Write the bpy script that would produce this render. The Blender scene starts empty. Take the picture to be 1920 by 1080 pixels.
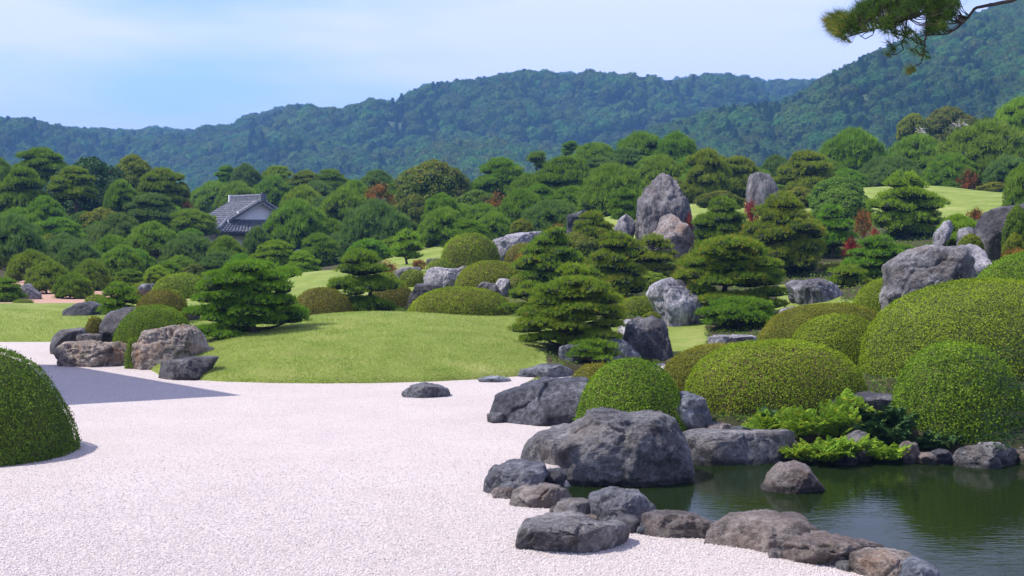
import bpy, bmesh, math, random
import numpy as np
from mathutils import Vector
rnd = random.Random(7)
RNG = np.random.default_rng(11)
S = bpy.context.scene
COL = S.collection

# ------------------------------------------------------------------ camera
F = 2637.0            # focal length in photo pixels (1920 wide)
CX, HY, CH = 960.0, 430.0, 3.0   # principal column, horizon row, eye height
cam = bpy.data.cameras.new('camera'); camo = bpy.data.objects.new('camera', cam); COL.objects.link(camo)
camo.location = (0, 0, CH); camo.rotation_euler = (math.pi/2, 0, 0)
cam.sensor_width = 36; cam.lens = 36*F/1920; cam.shift_y = -(540-HY)/1920
cam.clip_start = 0.1; cam.clip_end = 9000
S.camera = camo
# ------------------------------------------------------------------ light
EL = math.radians(56)
hz = np.array([-1.0, -0.06]); hz /= np.linalg.norm(hz)
TO_SUN = Vector((hz[0]*math.cos(EL), hz[1]*math.cos(EL), math.sin(EL)))
sun = bpy.data.lights.new('sun', 'SUN'); sun.energy = 3.2; sun.angle = math.radians(0.5); sun.color = (1, .95, .88)
suno = bpy.data.objects.new('sun', sun); COL.objects.link(suno)
suno.rotation_euler = TO_SUN.to_track_quat('Z', 'Y').to_euler(); suno.location = (-30, -10, 40)
W = bpy.data.worlds.new('World'); S.world = W; W.use_nodes = True
nt = W.node_tree; N = nt.nodes; Lk = nt.links; N.clear()
wo = N.new('ShaderNodeOutputWorld'); bg = N.new('ShaderNodeBackground'); sk = N.new('ShaderNodeTexSky')
sk.sky_type = 'NISHITA'; sk.sun_disc = False; sk.sun_elevation = EL; sk.sun_rotation = math.atan2(hz[0], hz[1])
sk.air_density = 1.0; sk.dust_density = 0.3; sk.ozone_density = 3.0; sk.altitude = 0
bg.inputs['Strength'].default_value = 0.099
tc = N.new('ShaderNodeTexCoord'); mp = N.new('ShaderNodeMapping'); mp.inputs['Scale'].default_value = (2.2, 2.2, 11); mp.inputs['Rotation'].default_value = (0, .05, 0.3)
nz = N.new('ShaderNodeTexNoise'); nz.inputs['Scale'].default_value = 1.5; nz.inputs['Detail'].default_value = 5; nz.inputs['Roughness'].default_value = .45
cr = N.new('ShaderNodeValToRGB'); cr.color_ramp.elements[0].position = .34; cr.color_ramp.elements[1].position = .58
mu = N.new('ShaderNodeMath'); mu.operation = 'MULTIPLY'; mu.inputs[1].default_value = .7
mx = N.new('ShaderNodeMix'); mx.data_type = 'RGBA'
mx.inputs['B'].default_value = (7.2, 6.65, 8.3, 1)
Lk.new(tc.outputs['Generated'], mp.inputs['Vector']); Lk.new(mp.outputs['Vector'], nz.inputs['Vector'])
Lk.new(nz.outputs['Fac'], cr.inputs['Fac']); Lk.new(cr.outputs['Color'], mu.inputs[0]); Lk.new(mu.outputs[0], mx.inputs['Factor'])
Lk.new(sk.outputs['Color'], mx.inputs['A']); tn = N.new('ShaderNodeMix'); tn.data_type = 'RGBA'; tn.blend_type = 'MULTIPLY'; tn.inputs[0].default_value = 1; tn.inputs['B'].default_value = (.86, .89, 1.04, 1)
Lk.new(mx.outputs['Result'], tn.inputs['A']); Lk.new(tn.outputs['Result'], bg.inputs['Color']); Lk.new(bg.outputs[0], wo.inputs['Surface'])
S.view_settings.view_transform = 'Standard'; S.view_settings.look = 'None'
S.view_settings.exposure = 1.1; S.view_settings.gamma = 1; S.view_settings.use_curve_mapping = False
cy = S.cycles
S.render.engine = 'CYCLES'
cy.max_bounces = 5; cy.diffuse_bounces = 2; cy.glossy_bounces = 3; cy.transmission_bounces = 3; cy.volume_bounces = 0
cy.transparent_max_bounces = 4; cy.use_denoising = True; cy.caustics_reflective = False; cy.caustics_refractive = False
cy.use_adaptive_sampling = False; S.render.filter_size = 1.1
cy.denoising_input_passes = 'RGB_ALBEDO_NORMAL'; cy.denoising_prefilter = 'ACCURATE'

# ------------------------------------------------------------------ helpers
def P(px, py, d): return np.array([(px-CX)/F*d, d, CH-(py-HY)/F*d])
def G(px, py, z=0.0):
    d = F*(CH-z)/(py-HY); return np.array([(px-CX)/F*d, d])
def PD(px, d): return np.array([(px-CX)/F*d, d])

_perm = np.random.default_rng(5).permutation(256); _perm = np.concatenate([_perm, _perm, _perm])
_grad = np.random.default_rng(6).normal(size=(256, 3)); _grad /= np.linalg.norm(_grad, axis=1)[:, None]
def pnoise(p):
    i = np.floor(p).astype(int); f = p-i; i &= 255
    u = f*f*f*(f*(f*6-15)+10); out = 0
    for dx in (0, 1):
        for dy in (0, 1):
            for dz in (0, 1):
                h = _perm[_perm[_perm[(i[:, 0]+dx) & 255]+((i[:, 1]+dy) & 255)]+((i[:, 2]+dz) & 255)]
                g = (_grad[h]*(f-np.array([dx, dy, dz]))).sum(1)
                w = (u[:, 0] if dx else 1-u[:, 0])*(u[:, 1] if dy else 1-u[:, 1])*(u[:, 2] if dz else 1-u[:, 2])
                out = out+g*w
    return out
def fbm(p, o=4, lac=2.1, gain=.5):
    a, s, t = 1., 0, np.asarray(p, float)
    for k in range(o):
        s = s+a*pnoise(t+k*17.3); t = t*lac; a *= gain
    return s
def ridged(p, o=3):
    a, s, t = 1., 0, np.asarray(p, float)
    for k in range(o):
        s = s+a*(1-2*np.abs(pnoise(t+k*9.7))); t = t*2.1; a *= .5
    return s
def unit(v): return v/np.maximum(np.linalg.norm(v, axis=-1, keepdims=True), 1e-9)

class Geo:
    """collects vertices and faces with a material index and a per-vertex tint, built as ONE mesh"""
    def __init__(s): s.v, s.f, s.m, s.t, s.n = [], [], [], [], 0
    def add(s, V, Fc, mat=0, tint=.5):
        V = np.asarray(V, float); Fc = np.asarray(Fc, int)
        s.v.append(V); s.f.append(Fc+s.n); s.m.append(np.full(len(Fc), mat))
        s.t.append(np.broadcast_to(np.asarray(tint, float), (len(V),))); s.n += len(V)
    def mesh(s, name, mats, smooth=False):
        me = bpy.data.meshes.new(name)
        V = np.concatenate(s.v); me.vertices.add(len(V)); me.vertices.foreach_set('co', V.astype(np.float32).ravel())
        nl = sum(f.size for f in s.f); nf = sum(len(f) for f in s.f)
        me.loops.add(nl); me.polygons.add(nf)
        me.loops.foreach_set('vertex_index', np.concatenate([f.ravel() for f in s.f]).astype(np.int32))
        tot = np.concatenate([np.full(len(f), f.shape[1]) for f in s.f]).astype(np.int32)
        me.polygons.foreach_set('loop_start', (np.cumsum(tot)-tot).astype(np.int32))
        me.polygons.foreach_set('material_index', np.concatenate(s.m).astype(np.int32))
        sm = smooth if isinstance(smooth, (list, tuple)) else None
        if sm: me.polygons.foreach_set('use_smooth', np.isin(np.concatenate(s.m), sm))
        else: me.polygons.foreach_set('use_smooth', np.full(nf, bool(smooth)))
        at = me.attributes.new('tint', 'FLOAT', 'POINT'); at.data.foreach_set('value', np.concatenate(s.t).astype(np.float32))
        for m in mats: me.materials.append(m)
        me.update(calc_edges=True); return me

def link(name, data, parent=None, loc=None):
    o = bpy.data.objects.new(name, data); COL.objects.link(o)
    if parent is not None: o.parent = parent
    if loc is not None: o.location = loc
    return o
def tag(o, label=None, cat=None, group=None, kind=None):
    if label: o['label'] = label
    if cat: o['category'] = cat
    if group: o['group'] = group
    if kind: o['kind'] = kind
    return o

_ico = {}
def ico(n):
    if n not in _ico:
        b = bmesh.new(); bmesh.ops.create_icosphere(b, subdivisions=n, radius=1)
        _ico[n] = (np.array([v.co[:] for v in b.verts]), np.array([[v.index for v in f.verts] for f in b.faces])); b.free()
    return _ico[n]
def tube(g, pts, rad, mat=0, k=6, tint=.5):
    pts = np.asarray(pts, float); n = len(pts); rad = np.broadcast_to(rad, (n,))
    t = unit(np.gradient(pts, axis=0)); ref = np.where(np.abs(t[:, 2:3]) > .9, np.array([[1., 0, 0]]), np.array([[0, 0, 1.]]))
    a = unit(np.cross(t, ref)); b = np.cross(t, a)
    th = np.linspace(0, 2*np.pi, k, endpoint=False)
    V = pts[:, None]+(a[:, None]*np.cos(th)[None, :, None]+b[:, None]*np.sin(th)[None, :, None])*rad[:, None, None]
    V = V.reshape(-1, 3); i = np.arange(n-1)[:, None]*k; j = np.arange(k)[None]; j2 = (j+1) % k
    Fq = np.stack([i+j, i+j2, i+k+j2, i+k+j], -1).reshape(-1, 4)
    g.add(V, Fq, mat, tint)
    cap = np.array([[(n-1)*k+q for q in range(k)]]); g.add(V[-k:], np.arange(k)[None], mat, tint)
def box(g, c, s, mat=0, R=None, tint=.5):
    v = np.array([[x, y, z] for x in (-.5, .5) for y in (-.5, .5) for z in (-.5, .5)])*np.array(s)
    if R is not None: v = v@R.T
    g.add(v+np.array(c), [[0, 1, 3, 2], [4, 6, 7, 5], [0, 4, 5, 1], [2, 3, 7, 6], [0, 2, 6, 4], [1, 5, 7, 3]], mat, tint)
def blades(g, p, d, L, Wd, mat=0, tint=.5, rng=RNG):
    n = len(p); s = unit(np.cross(d, rng.normal(size=(n, 3))))
    L = np.broadcast_to(L, (n,))[:, None]; Wd = np.broadcast_to(Wd, (n,))[:, None]
    V = np.stack([p-s*Wd*.5, p+s*Wd*.5, p+d*L], 1).reshape(-1, 3)
    g.add(V, np.arange(3*n).reshape(-1, 3), mat, np.repeat(np.broadcast_to(tint, (n,)), 3))
def leaves(g, p, nrm, L, Wd, mat=0, tint=.5, rng=RNG, along=None):
    n = len(p); u = unit(np.cross(nrm, rng.normal(size=(n, 3)))) if along is None else along
    v = np.cross(nrm, u); L = np.broadcast_to(L, (n,))[:, None]; Wd = np.broadcast_to(Wd, (n,))[:, None]
    V = np.stack([p-u*L*.5, p+v*Wd*.5+u*L*.05, p+u*L*.5-nrm*L*.12, p-v*Wd*.5+u*L*.05], 1).reshape(-1, 3)
    g.add(V, np.arange(4*n).reshape(-1, 4), mat, np.repeat(np.broadcast_to(tint, (n,)), 4))

# ------------------------------------------------------------------ materials
def mat_new(name):
    m = bpy.data.materials.new(name); m.use_nodes = True; t = m.node_tree; t.nodes.clear(); return m, t, t.nodes, t.links
def ramp(nodes, stops):
    r = nodes.new('ShaderNodeValToRGB'); e = r.color_ramp.elements
    while len(e) < len(stops): e.new(.5)
    for k, (p, c) in enumerate(stops): e[k].position = p; e[k].color = (*c, 1)
    return r
def noise_node(nodes, links, scale, detail=4, rough=.55, vec=None):
    n = nodes.new('ShaderNodeTexNoise'); n.inputs['Scale'].default_value = scale; n.inputs['Detail'].default_value = detail
    n.inputs['Roughness'].default_value = rough
    if vec is not None: links.new(vec, n.inputs['Vector'])
    return n
def math_node(nodes, links, op, a, b):
    n = nodes.new('ShaderNodeMath'); n.operation = op
    for k, x in enumerate((a, b)):
        if isinstance(x, (int, float)): n.inputs[k].default_value = x
        else: links.new(x, n.inputs[k])
    return n.outputs[0]
def mixc(nodes, links, fac, a, b, mode='MIX'):
    n = nodes.new('ShaderNodeMix'); n.data_type = 'RGBA'; n.blend_type = mode
    for key, x in (('Factor', fac), ('A', a), ('B', b)):
        i = n.inputs[key] if key != 'Factor' else n.inputs[0]
        if isinstance(x, (int, float)): i.default_value = x
        elif isinstance(x, tuple): i.default_value = (*x, 1)
        else: links.new(x, i)
    return n.outputs['Result']
def leaf_mat(name, cols, patch=1.0, trans=.4, rough=.6, spec=.08, hue=.5, pscale=1.2):
    """cols: list of colours from dark (old leaf, painted hollow shade) to light fresh leaf (plus odd ones at the end)"""
    m, t, n, l = mat_new(name)
    at = n.new('ShaderNodeAttribute'); at.attribute_name = 'tint'
    geo = n.new('ShaderNodeNewGeometry'); oi = n.new('ShaderNodeObjectInfo')
    nz = noise_node(n, l, pscale, 3, .6, geo.outputs['Position'])
    x = math_node(n, l, 'MULTIPLY_ADD', nz.outputs['Fac'], patch*.6); n[-1].inputs[2].default_value = -.3*patch if True else 0
    x = math_node(n, l, 'ADD', x, at.outputs['Fac'])
    st = [(k/(len(cols)-1), c) for k, c in enumerate(cols)]
    r = ramp(n, st); l.new(x, r.inputs['Fac'])
    hs = n.new('ShaderNodeHueSaturation'); l.new(r.outputs['Color'], hs.inputs['Color'])
    h = math_node(n, l, 'MULTIPLY_ADD', oi.outputs['Random'], .05*hue); n[-1].inputs[2].default_value = .5-.025*hue
    l.new(h, hs.inputs['Hue'])
    v = math_node(n, l, 'MULTIPLY_ADD', oi.outputs['Random'], .35*hue); n[-1].inputs[2].default_value = 1-.17*hue
    l.new(v, hs.inputs['Value'])
    b = n.new('ShaderNodeBsdfPrincipled'); l.new(hs.outputs['Color'], b.inputs['Base Color'])
    b.inputs['Roughness'].default_value = rough; b.inputs['Specular IOR Level'].default_value = spec
    tr = n.new('ShaderNodeBsdfTranslucent'); l.new(hs.outputs['Color'], tr.inputs['Color'])
    ms = n.new('ShaderNodeMixShader'); ms.inputs[0].default_value = trans
    l.new(b.outputs[0], ms.inputs[1]); l.new(tr.outputs[0], ms.inputs[2])
    o = n.new('ShaderNodeOutputMaterial'); l.new(ms.outputs[0], o.inputs['Surface']); return m
def plain(name, col, rough=.8, nscale=6, var=.25, bump=.0, bscale=20, spec=.3):
    m, t, n, l = mat_new(name); geo = n.new('ShaderNodeTexCoord')
    nz = noise_node(n, l, nscale, 5, .6, geo.outputs['Object'])
    r = ramp(n, [(.3, tuple(c*(1-var) for c in col)), (.7, tuple(min(1, c*(1+var)) for c in col))]); l.new(nz.outputs['Fac'], r.inputs['Fac'])
    b = n.new('ShaderNodeBsdfPrincipled'); l.new(r.outputs['Color'], b.inputs['Base Color']); b.inputs['Roughness'].default_value = rough
    b.inputs['Specular IOR Level'].default_value = spec
    if bump:
        z2 = noise_node(n, l, bscale, 6, .6, geo.outputs['Object']); bp = n.new('ShaderNodeBump'); bp.inputs['Strength'].default_value = bump
        bp.inputs['Distance'].default_value = .05; l.new(z2.outputs['Fac'], bp.inputs['Height']); l.new(bp.outputs[0], b.inputs['Normal'])
    o = n.new('ShaderNodeOutputMaterial'); l.new(b.outputs[0], o.inputs['Surface']); return m
def rock_mat(name, dark, mid, pale, streak=0., stain=None, stain_amt=.0, pale_amt=.5, rough=.75):
    m, t, n, l = mat_new(name); geo = n.new('ShaderNodeTexCoord'); oi = n.new('ShaderNodeObjectInfo')
    mp = n.new('ShaderNodeMapping'); l.new(geo.outputs['Object'], mp.inputs['Vector'])
    mp.inputs['Scale'].default_value = (1, 1, 1-.75*streak); mp.inputs['Rotation'].default_value = (.3, .2, 0) if streak < .5 else (.05, .1, 0)
    off = n.new('ShaderNodeVectorMath'); off.operation = 'ADD'; l.new(mp.outputs[0], off.inputs[0])
    sc = n.new('ShaderNodeVectorMath'); sc.operation = 'SCALE'; sc.inputs[0].default_value = (31, 17, 23); l.new(oi.outputs['Random'], sc.inputs['Scale']); l.new(sc.outputs[0], off.inputs[1])
    v = off.outputs[0]
    a = noise_node(n, l, 1.6, 8, .68, v); r = ramp(n, [(.30, dark), (.50, mid), (.72, pale)]); l.new(a.outputs['Fac'], r.inputs['Fac'])
    f = noise_node(n, l, 13, 6, .75, v); fr = ramp(n, [(.36, (.35, .35, .36)), (.5, (1, .98, .95)), (.66, (1.75, 1.7, 1.65))]); l.new(f.outputs['Fac'], fr.inputs['Fac'])
    c = mixc(n, l, .85, r.outputs['Color'], fr.outputs['Color'], 'MULTIPLY')
    # quartz veins and crusts of pale lichen
    vn = noise_node(n, l, 3.2, 7, .7, v); vs = math_node(n, l, 'SUBTRACT', vn.outputs['Fac'], .5); va = math_node(n, l, 'ABSOLUTE', vs, 0)
    vr = ramp(n, [(0, (1, 1, 1)), (.022, (0, 0, 0))]); l.new(va, vr.inputs['Fac'])
    c = mixc(n, l, math_node(n, l, 'MULTIPLY', vr.outputs['Color'], pale_amt*.7), c, tuple(min(1, x*1.35) for x in pale))
    ln = noise_node(n, l, 6.5, 8, .78, v); lr = ramp(n, [(.57, (0, 0, 0)), (.66, (1, 1, 1))]); l.new(ln.outputs['Fac'], lr.inputs['Fac'])
    c = mixc(n, l, math_node(n, l, 'MULTIPLY', lr.outputs['Color'], pale_amt), c, pale)
    if stain:
        sn = noise_node(n, l, 1.9, 5, .6, v); sr = ramp(n, [(.5, (0, 0, 0)), (.64, (1, 1, 1))]); l.new(sn.outputs['Fac'], sr.inputs['Fac'])
        c = mixc(n, l, math_node(n, l, 'MULTIPLY', sr.outputs['Color'], stain_amt), c, stain)
    tr_ = ramp(n, [(0, (.82, .84, .92)), (.35, (1.05, 1.0, .93)), (.6, (.8, .78, .76)), (.8, (1.12, 1.06, .98)), (1, (.98, 1.02, 1.08))]); l.new(oi.outputs['Random'], tr_.inputs['Fac']); c = mixc(n, l, 1.0, c, tr_.outputs['Color'], 'MULTIPLY')
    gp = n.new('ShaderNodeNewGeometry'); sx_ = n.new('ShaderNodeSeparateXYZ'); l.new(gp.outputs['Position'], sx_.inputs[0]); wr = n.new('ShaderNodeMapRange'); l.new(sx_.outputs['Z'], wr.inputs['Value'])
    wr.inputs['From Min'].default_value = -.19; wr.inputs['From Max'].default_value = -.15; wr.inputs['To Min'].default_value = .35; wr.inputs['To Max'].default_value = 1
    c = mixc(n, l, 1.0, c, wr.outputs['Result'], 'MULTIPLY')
    b = n.new('ShaderNodeBsdfPrincipled'); l.new(c, b.inputs['Base Color']); b.inputs['Roughness'].default_value = rough; b.inputs['Specular IOR Level'].default_value = .35
    bn = noise_node(n, l, 5, 10, .72, v); bp = n.new('ShaderNodeBump'); bp.inputs['Strength'].default_value = 1.0; bp.inputs['Distance'].default_value = .14
    l.new(bn.outputs['Fac'], bp.inputs['Height']); l.new(bp.outputs[0], b.inputs['Normal'])
    o = n.new('ShaderNodeOutputMaterial'); l.new(b.outputs[0], o.inputs['Surface']); return m

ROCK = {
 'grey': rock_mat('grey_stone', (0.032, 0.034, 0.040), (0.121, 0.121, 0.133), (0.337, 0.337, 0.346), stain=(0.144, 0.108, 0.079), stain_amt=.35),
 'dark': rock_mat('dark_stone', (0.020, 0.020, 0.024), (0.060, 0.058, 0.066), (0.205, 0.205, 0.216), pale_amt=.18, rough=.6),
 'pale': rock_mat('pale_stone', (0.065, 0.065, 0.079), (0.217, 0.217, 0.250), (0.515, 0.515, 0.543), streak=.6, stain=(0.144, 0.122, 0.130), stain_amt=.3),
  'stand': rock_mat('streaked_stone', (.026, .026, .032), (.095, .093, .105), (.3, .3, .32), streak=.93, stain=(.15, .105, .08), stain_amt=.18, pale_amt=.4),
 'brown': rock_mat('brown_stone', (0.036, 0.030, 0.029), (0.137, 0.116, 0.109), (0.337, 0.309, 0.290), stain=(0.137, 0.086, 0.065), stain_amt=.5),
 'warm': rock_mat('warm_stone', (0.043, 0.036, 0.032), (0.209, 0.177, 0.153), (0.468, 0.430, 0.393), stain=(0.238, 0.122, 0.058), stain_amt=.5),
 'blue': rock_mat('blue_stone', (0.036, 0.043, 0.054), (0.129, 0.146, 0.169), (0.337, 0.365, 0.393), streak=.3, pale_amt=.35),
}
LEAF = {
 'pine': leaf_mat('pine_needles', [(0.0615, 0.1321, 0.0122), (0.1229, 0.2411, 0.0203), (0.192, 0.3343, 0.0244), (0.2611, 0.3887, 0.0285)]),
 'bluepine': leaf_mat('blue_pine_needles', [(0.0579, 0.1209, 0.0261), (0.1084, 0.2035, 0.0391), (0.1663, 0.2671, 0.0488), (0.2169, 0.318, 0.0587)]),
 'olive': leaf_mat('olive_pine_needles', [(0.0832, 0.1269, 0.0134), (0.1663, 0.2377, 0.0202), (0.2633, 0.3407, 0.0269), (0.3465, 0.317, 0.0392)]),
 'rust': leaf_mat('rusty_pine_needles', [(0.0707, 0.1314, 0.0138), (0.1486, 0.2542, 0.0212), (0.2406, 0.3506, 0.0275), (0.3821, 0.2804, 0.0371)]),
 'bright': leaf_mat('bright_pine_needles', [(0.0832, 0.166, 0.0141), (0.1802, 0.3042, 0.0202), (0.2911, 0.4148, 0.0283), (0.3465, 0.4424, 0.0302)]),
 'softpine': leaf_mat('soft_pine_needles', [(0.0817, 0.1639, 0.0156), (0.1485, 0.2636, 0.0232), (0.2226, 0.3491, 0.0311), (0.2821, 0.3848, 0.0388)]),
 'camellia': leaf_mat('dark_glossy_leaves', [(0.016, 0.0382, 0.0112), (0.032, 0.0723, 0.0192), (0.056, 0.1105, 0.028), (0.08, 0.1445, 0.04)], trans=.15, rough=.6, spec=.1),
 'broad': leaf_mat('broad_leaves', [(0.0403, 0.0806, 0.0112), (0.0941, 0.1747, 0.0202), (0.1478, 0.2554, 0.028), (0.215, 0.2688, 0.0336)]),
 'yellow': leaf_mat('yellowish_leaves', [(0.0672, 0.0896, 0.0112), (0.1456, 0.1904, 0.0168), (0.224, 0.2576, 0.0224), (0.336, 0.2688, 0.0336)]),
 'orange': leaf_mat('orange_leaves', [(0.0672, 0.0672, 0.0134), (0.168, 0.1008, 0.0202), (0.336, 0.1232, 0.028), (0.448, 0.1568, 0.0336)]),
 'red': leaf_mat('red_leaves', [(0.0896, 0.0269, 0.0134), (0.2509, 0.0314, 0.0224), (0.448, 0.0538, 0.0448), (0.448, 0.1075, 0.0538)]),
 'orangetip': leaf_mat('orange_tipped_leaves', [(0.05, 0.09, 0.015), (0.1, 0.15, 0.02), (0.17, 0.19, 0.025), (0.32, 0.2, 0.035)]),
 'azalea': leaf_mat('azalea_leaves', [(0.0649, 0.0921, 0.0084), (0.1577, 0.2222, 0.0104), (0.2319, 0.3089, 0.0145), (0.3154, 0.3901, 0.0312)], hue=.35, trans=.3),
 'azalea_olive': leaf_mat('olive_azalea_leaves', [(0.0727, 0.0653, 0.0121), (0.1557, 0.1633, 0.0142), (0.2386, 0.2395, 0.0203), (0.3319, 0.294, 0.0507)], hue=.35),
 'azalea_fresh': leaf_mat('fresh_azalea_leaves', [(0.0395, 0.0765, 0.0077), (0.1129, 0.1969, 0.0117), (0.1919, 0.2953, 0.0175), (0.2935, 0.3938, 0.0389)], hue=.3),
 'hedge_dark': leaf_mat('hedge_leaves', [(0.025, 0.0562, 0.01), (0.075, 0.1375, 0.015), (0.15, 0.25, 0.0225), (0.25, 0.3625, 0.0375)], hue=.2),
 'maple': leaf_mat('painted_shade_maple_leaves', [(0.012, 0.03, 0.012), (0.02, 0.05, 0.018), (0.035, 0.075, 0.022), (0.05, 0.09, 0.03)], hue=.1),  # dark leaf colour carries the shade the sprays hang in
 'fern': leaf_mat('fern_leaves', [(0.0643, 0.126, 0.0101), (0.1542, 0.2772, 0.0202), (0.257, 0.3906, 0.0302), (0.4626, 0.378, 0.0302)], hue=.3, trans=.4),
 'far': leaf_mat('far_forest_leaves', [(0.0267, 0.0624, 0.0121), (0.051, 0.1122, 0.0181), (0.0826, 0.1558, 0.0205), (0.1337, 0.1996, 0.0241)], pscale=.018, patch=2.0, hue=1.3),
 'cedar': leaf_mat('cedar_leaves', [(0.0227, 0.06, 0.0157), (0.0431, 0.1021, 0.0229), (0.0636, 0.1319, 0.0272), (0.0966, 0.1679, 0.0302)], pscale=.012, hue=.9),
 'nearbranch': leaf_mat('long_pine_needles', [(0.02, 0.055, 0.012), (0.04, 0.1, 0.02), (0.1, 0.19, 0.03), (0.27, 0.25, 0.05)], patch=.3, trans=.35),
}
CORE = plain('painted_shade_twigs', (.02, .03, .008), .9, 9, .4)  # near-black twigs: the shade between pads is put into this colour
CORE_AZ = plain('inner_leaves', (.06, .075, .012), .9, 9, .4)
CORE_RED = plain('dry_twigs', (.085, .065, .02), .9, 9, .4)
BARK = plain('pine_bark', (.075, .055, .045), .9, 8, .45, .8, 14)
BARK_RED = plain('red_pine_bark', (.19, .1, .06), .9, 8, .4, .8, 14)
BARK_PALE = plain('bleached_bark', (.42, .4, .37), .8, 8, .2)

# ------------------------------------------------------------------ terrain height
ctl = []
for px, d, z in [
 # left lawn and flat ground
 (-300, 40, .05), (-100, 44, .22), (60, 45, .22), (40, 48.5, .3), (150, 46, .2), (-150, 50, .3), (20, 53, .05), (-150, 55, .05), (20, 60, 0), (200, 66, 0), (-200, 70, 0), (330, 62, .05), (100, 82, 0), (300, 90, .1), (-200, 100, 0), (100, 120, 0), (400, 120, .3),
 (180, 33, .1), (300, 35, .15), (330, 44, .25), (400, 55, .3),
 # middle lawn mound
 (400, 29.2, .2), (500, 29.2, .32), (650, 29.2, .34), (800, 29.2, .34), (900, 29, .28), (500, 32, .47), (650, 32, .53), (800, 32, .52), (900, 32, .42), (500, 35, .52), (450, 33, .38), (560, 37.5, .5), (650, 38, .65), (760, 38, .64), (860, 38, .54), (960, 37, .4), (700, 35, .61), (820, 35, .58), (1020, 34, .25),
 (650, 42.5, .12), (730, 42.5, .12), (800, 42.5, .12), (560, 43, .15), (480, 44, .3), (900, 42.5, .2), (960, 42.5, .35), (640, 46, .25), (760, 46, .3),
 # second mound and sloping lawn
 (570, 62, 1.0), (530, 55, .55), (620, 56, .65), (500, 70, .6), (640, 66, .9), (745, 66, 1.3), (800, 70, 1.85), (700, 75, 1.2), (880, 58, 1.45), (910, 50, .95), (780, 52, .85),
 # rising hill with the standing stones
 (1000, 43, .65), (1000, 50, 1.0), (1100, 50, 1.2), (1000, 62, 1.6), (1240, 57, 1.5), (1240, 66, 2.5), (1140, 66, 2.0), (1200, 76, 3.8), (1300, 78, 4.3), (1390, 74, 4.0), (1430, 72, 3.7), (1490, 80, 4.4),
 (1270, 34, .15), (1260, 37, .42), (1130, 40, .5), (1370, 38, .5), (1530, 40, .8), (1480, 42, .93), (1495, 50, 1.25), (1350, 56, 1.9), (1600, 52, 1.6), (1600, 46, 1.2),
 (1740, 32, .9), (1640, 31, .6), (1870, 38, 2.1), (1780, 40, 1.8), (1870, 28, .85), (1850, 25, .5), (1560, 28, .3), (1400, 25, .12), (1700, 21.5, .06), (1450, 22, .08), (2100, 22, .1), (2200, 30, 1.2), (2200, 45, 3),
 (1700, 60, 2.45), (1780, 70, 3.9), (1640, 84, 5.35), (1770, 85, 5.5), (1850, 84, 5.1), (1560, 72, 3.6), (1930, 70, 4.2), (2200, 85, 5), (1700, 97, 4.8), (1900, 100, 5.),
 (900, 80, 1.9), (900, 110, 2.2), (1150, 100, 3.8), (1300, 110, 4.), (650, 100, 1.0), (1600, 125, 4.), (2300, 125, 4.), (1000, 130, 2.)]:
    ctl.append((*PD(px, d), z))
ctl = np.array(ctl)
def _tps(r2): return .5*r2*np.log(np.maximum(r2, 1e-9))
_n = len(ctl); _K = _tps(((ctl[:, None, :2]-ctl[None, :, :2])**2).sum(-1))+np.eye(_n)*2.0
_Pm = np.c_[np.ones(_n), ctl[:, :2]]
_A = np.block([[_K, _Pm], [_Pm.T, np.zeros((3, 3))]]); _w = np.linalg.solve(_A, np.r_[ctl[:, 2], 0, 0, 0])
def tps(xy):
    out = np.empty(len(xy))
    for a in range(0, len(xy), 20000):
        q = xy[a:a+20000]; out[a:a+20000] = _tps(((q[:, None]-ctl[None, :, :2])**2).sum(-1))@_w[:_n]+_w[_n]+q@_w[_n+1:]
    return np.clip(out, 0, 6.2)
EDGE = [G(-600, 640), G(-100, 641), G(100, 641), G(101, 655), G(114, 668), G(256, 674), G(276, 690), G(286, 696), G(300, 704), G(330, 708), G(360, 712), G(420, 715.5), G(500, 718), G(600, 719), G(700, 718.5), G(800, 716), G(900, 711), G(960, 706.5),
        G(1000, 702), G(1045, 706), G(1078, 700), G(1100, 694), G(1245, 680), G(1262, 700), G(1225, 780), G(1240, 803), G(1330, 806), G(1420, 807), G(1470, 816), G(1600, 820), G(1700, 822), G(1950, 824), G(2600, 828), np.array([80, 150.]), np.array([-80, 150.]), np.array([-80, 60.])]
EDGE = np.array(EDGE)
def sdf(xy, poly):
    d2 = np.full(len(xy), 1e18); ins = np.zeros(len(xy), bool); m = len(poly)
    for i in range(m):
        a, b = poly[i], poly[(i+1) % m]; e = b-a; w = xy-a
        t = np.clip((w@e)/(e@e), 0, 1); d2 = np.minimum(d2, ((w-t[:, None]*e)**2).sum(1))
        c = ((a[1] <= xy[:, 1]) != (b[1] <= xy[:, 1])); 
        with np.errstate(divide='ignore', invalid='ignore'):
            xx = a[0]+(xy[:, 1]-a[1])/(b[1]-a[1])*(b[0]-a[0])
        ins ^= c & (xy[:, 0] < xx)
    return np.where(ins, 1, -1)*np.sqrt(d2)
def sst(a, b, x): t = np.clip((x-a)/(b-a), 0, 1); return t*t*(3-2*t)
def height(xy):
    xy = np.atleast_2d(np.asarray(xy, float)); s = sdf(xy, EDGE)
    wob = .05*pnoise(np.c_[xy*1.3, np.zeros(len(xy))]); s = s+wob
    ins = .13*(1-np.exp(-np.maximum(s, 0)/.11))+tps(xy)*sst(-.2, 2.2, s)
    return np.where(s > 0, ins, np.maximum(s*1.2, -.5))
def H1(x, y): return float(height([[x, y]])[0])

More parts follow.
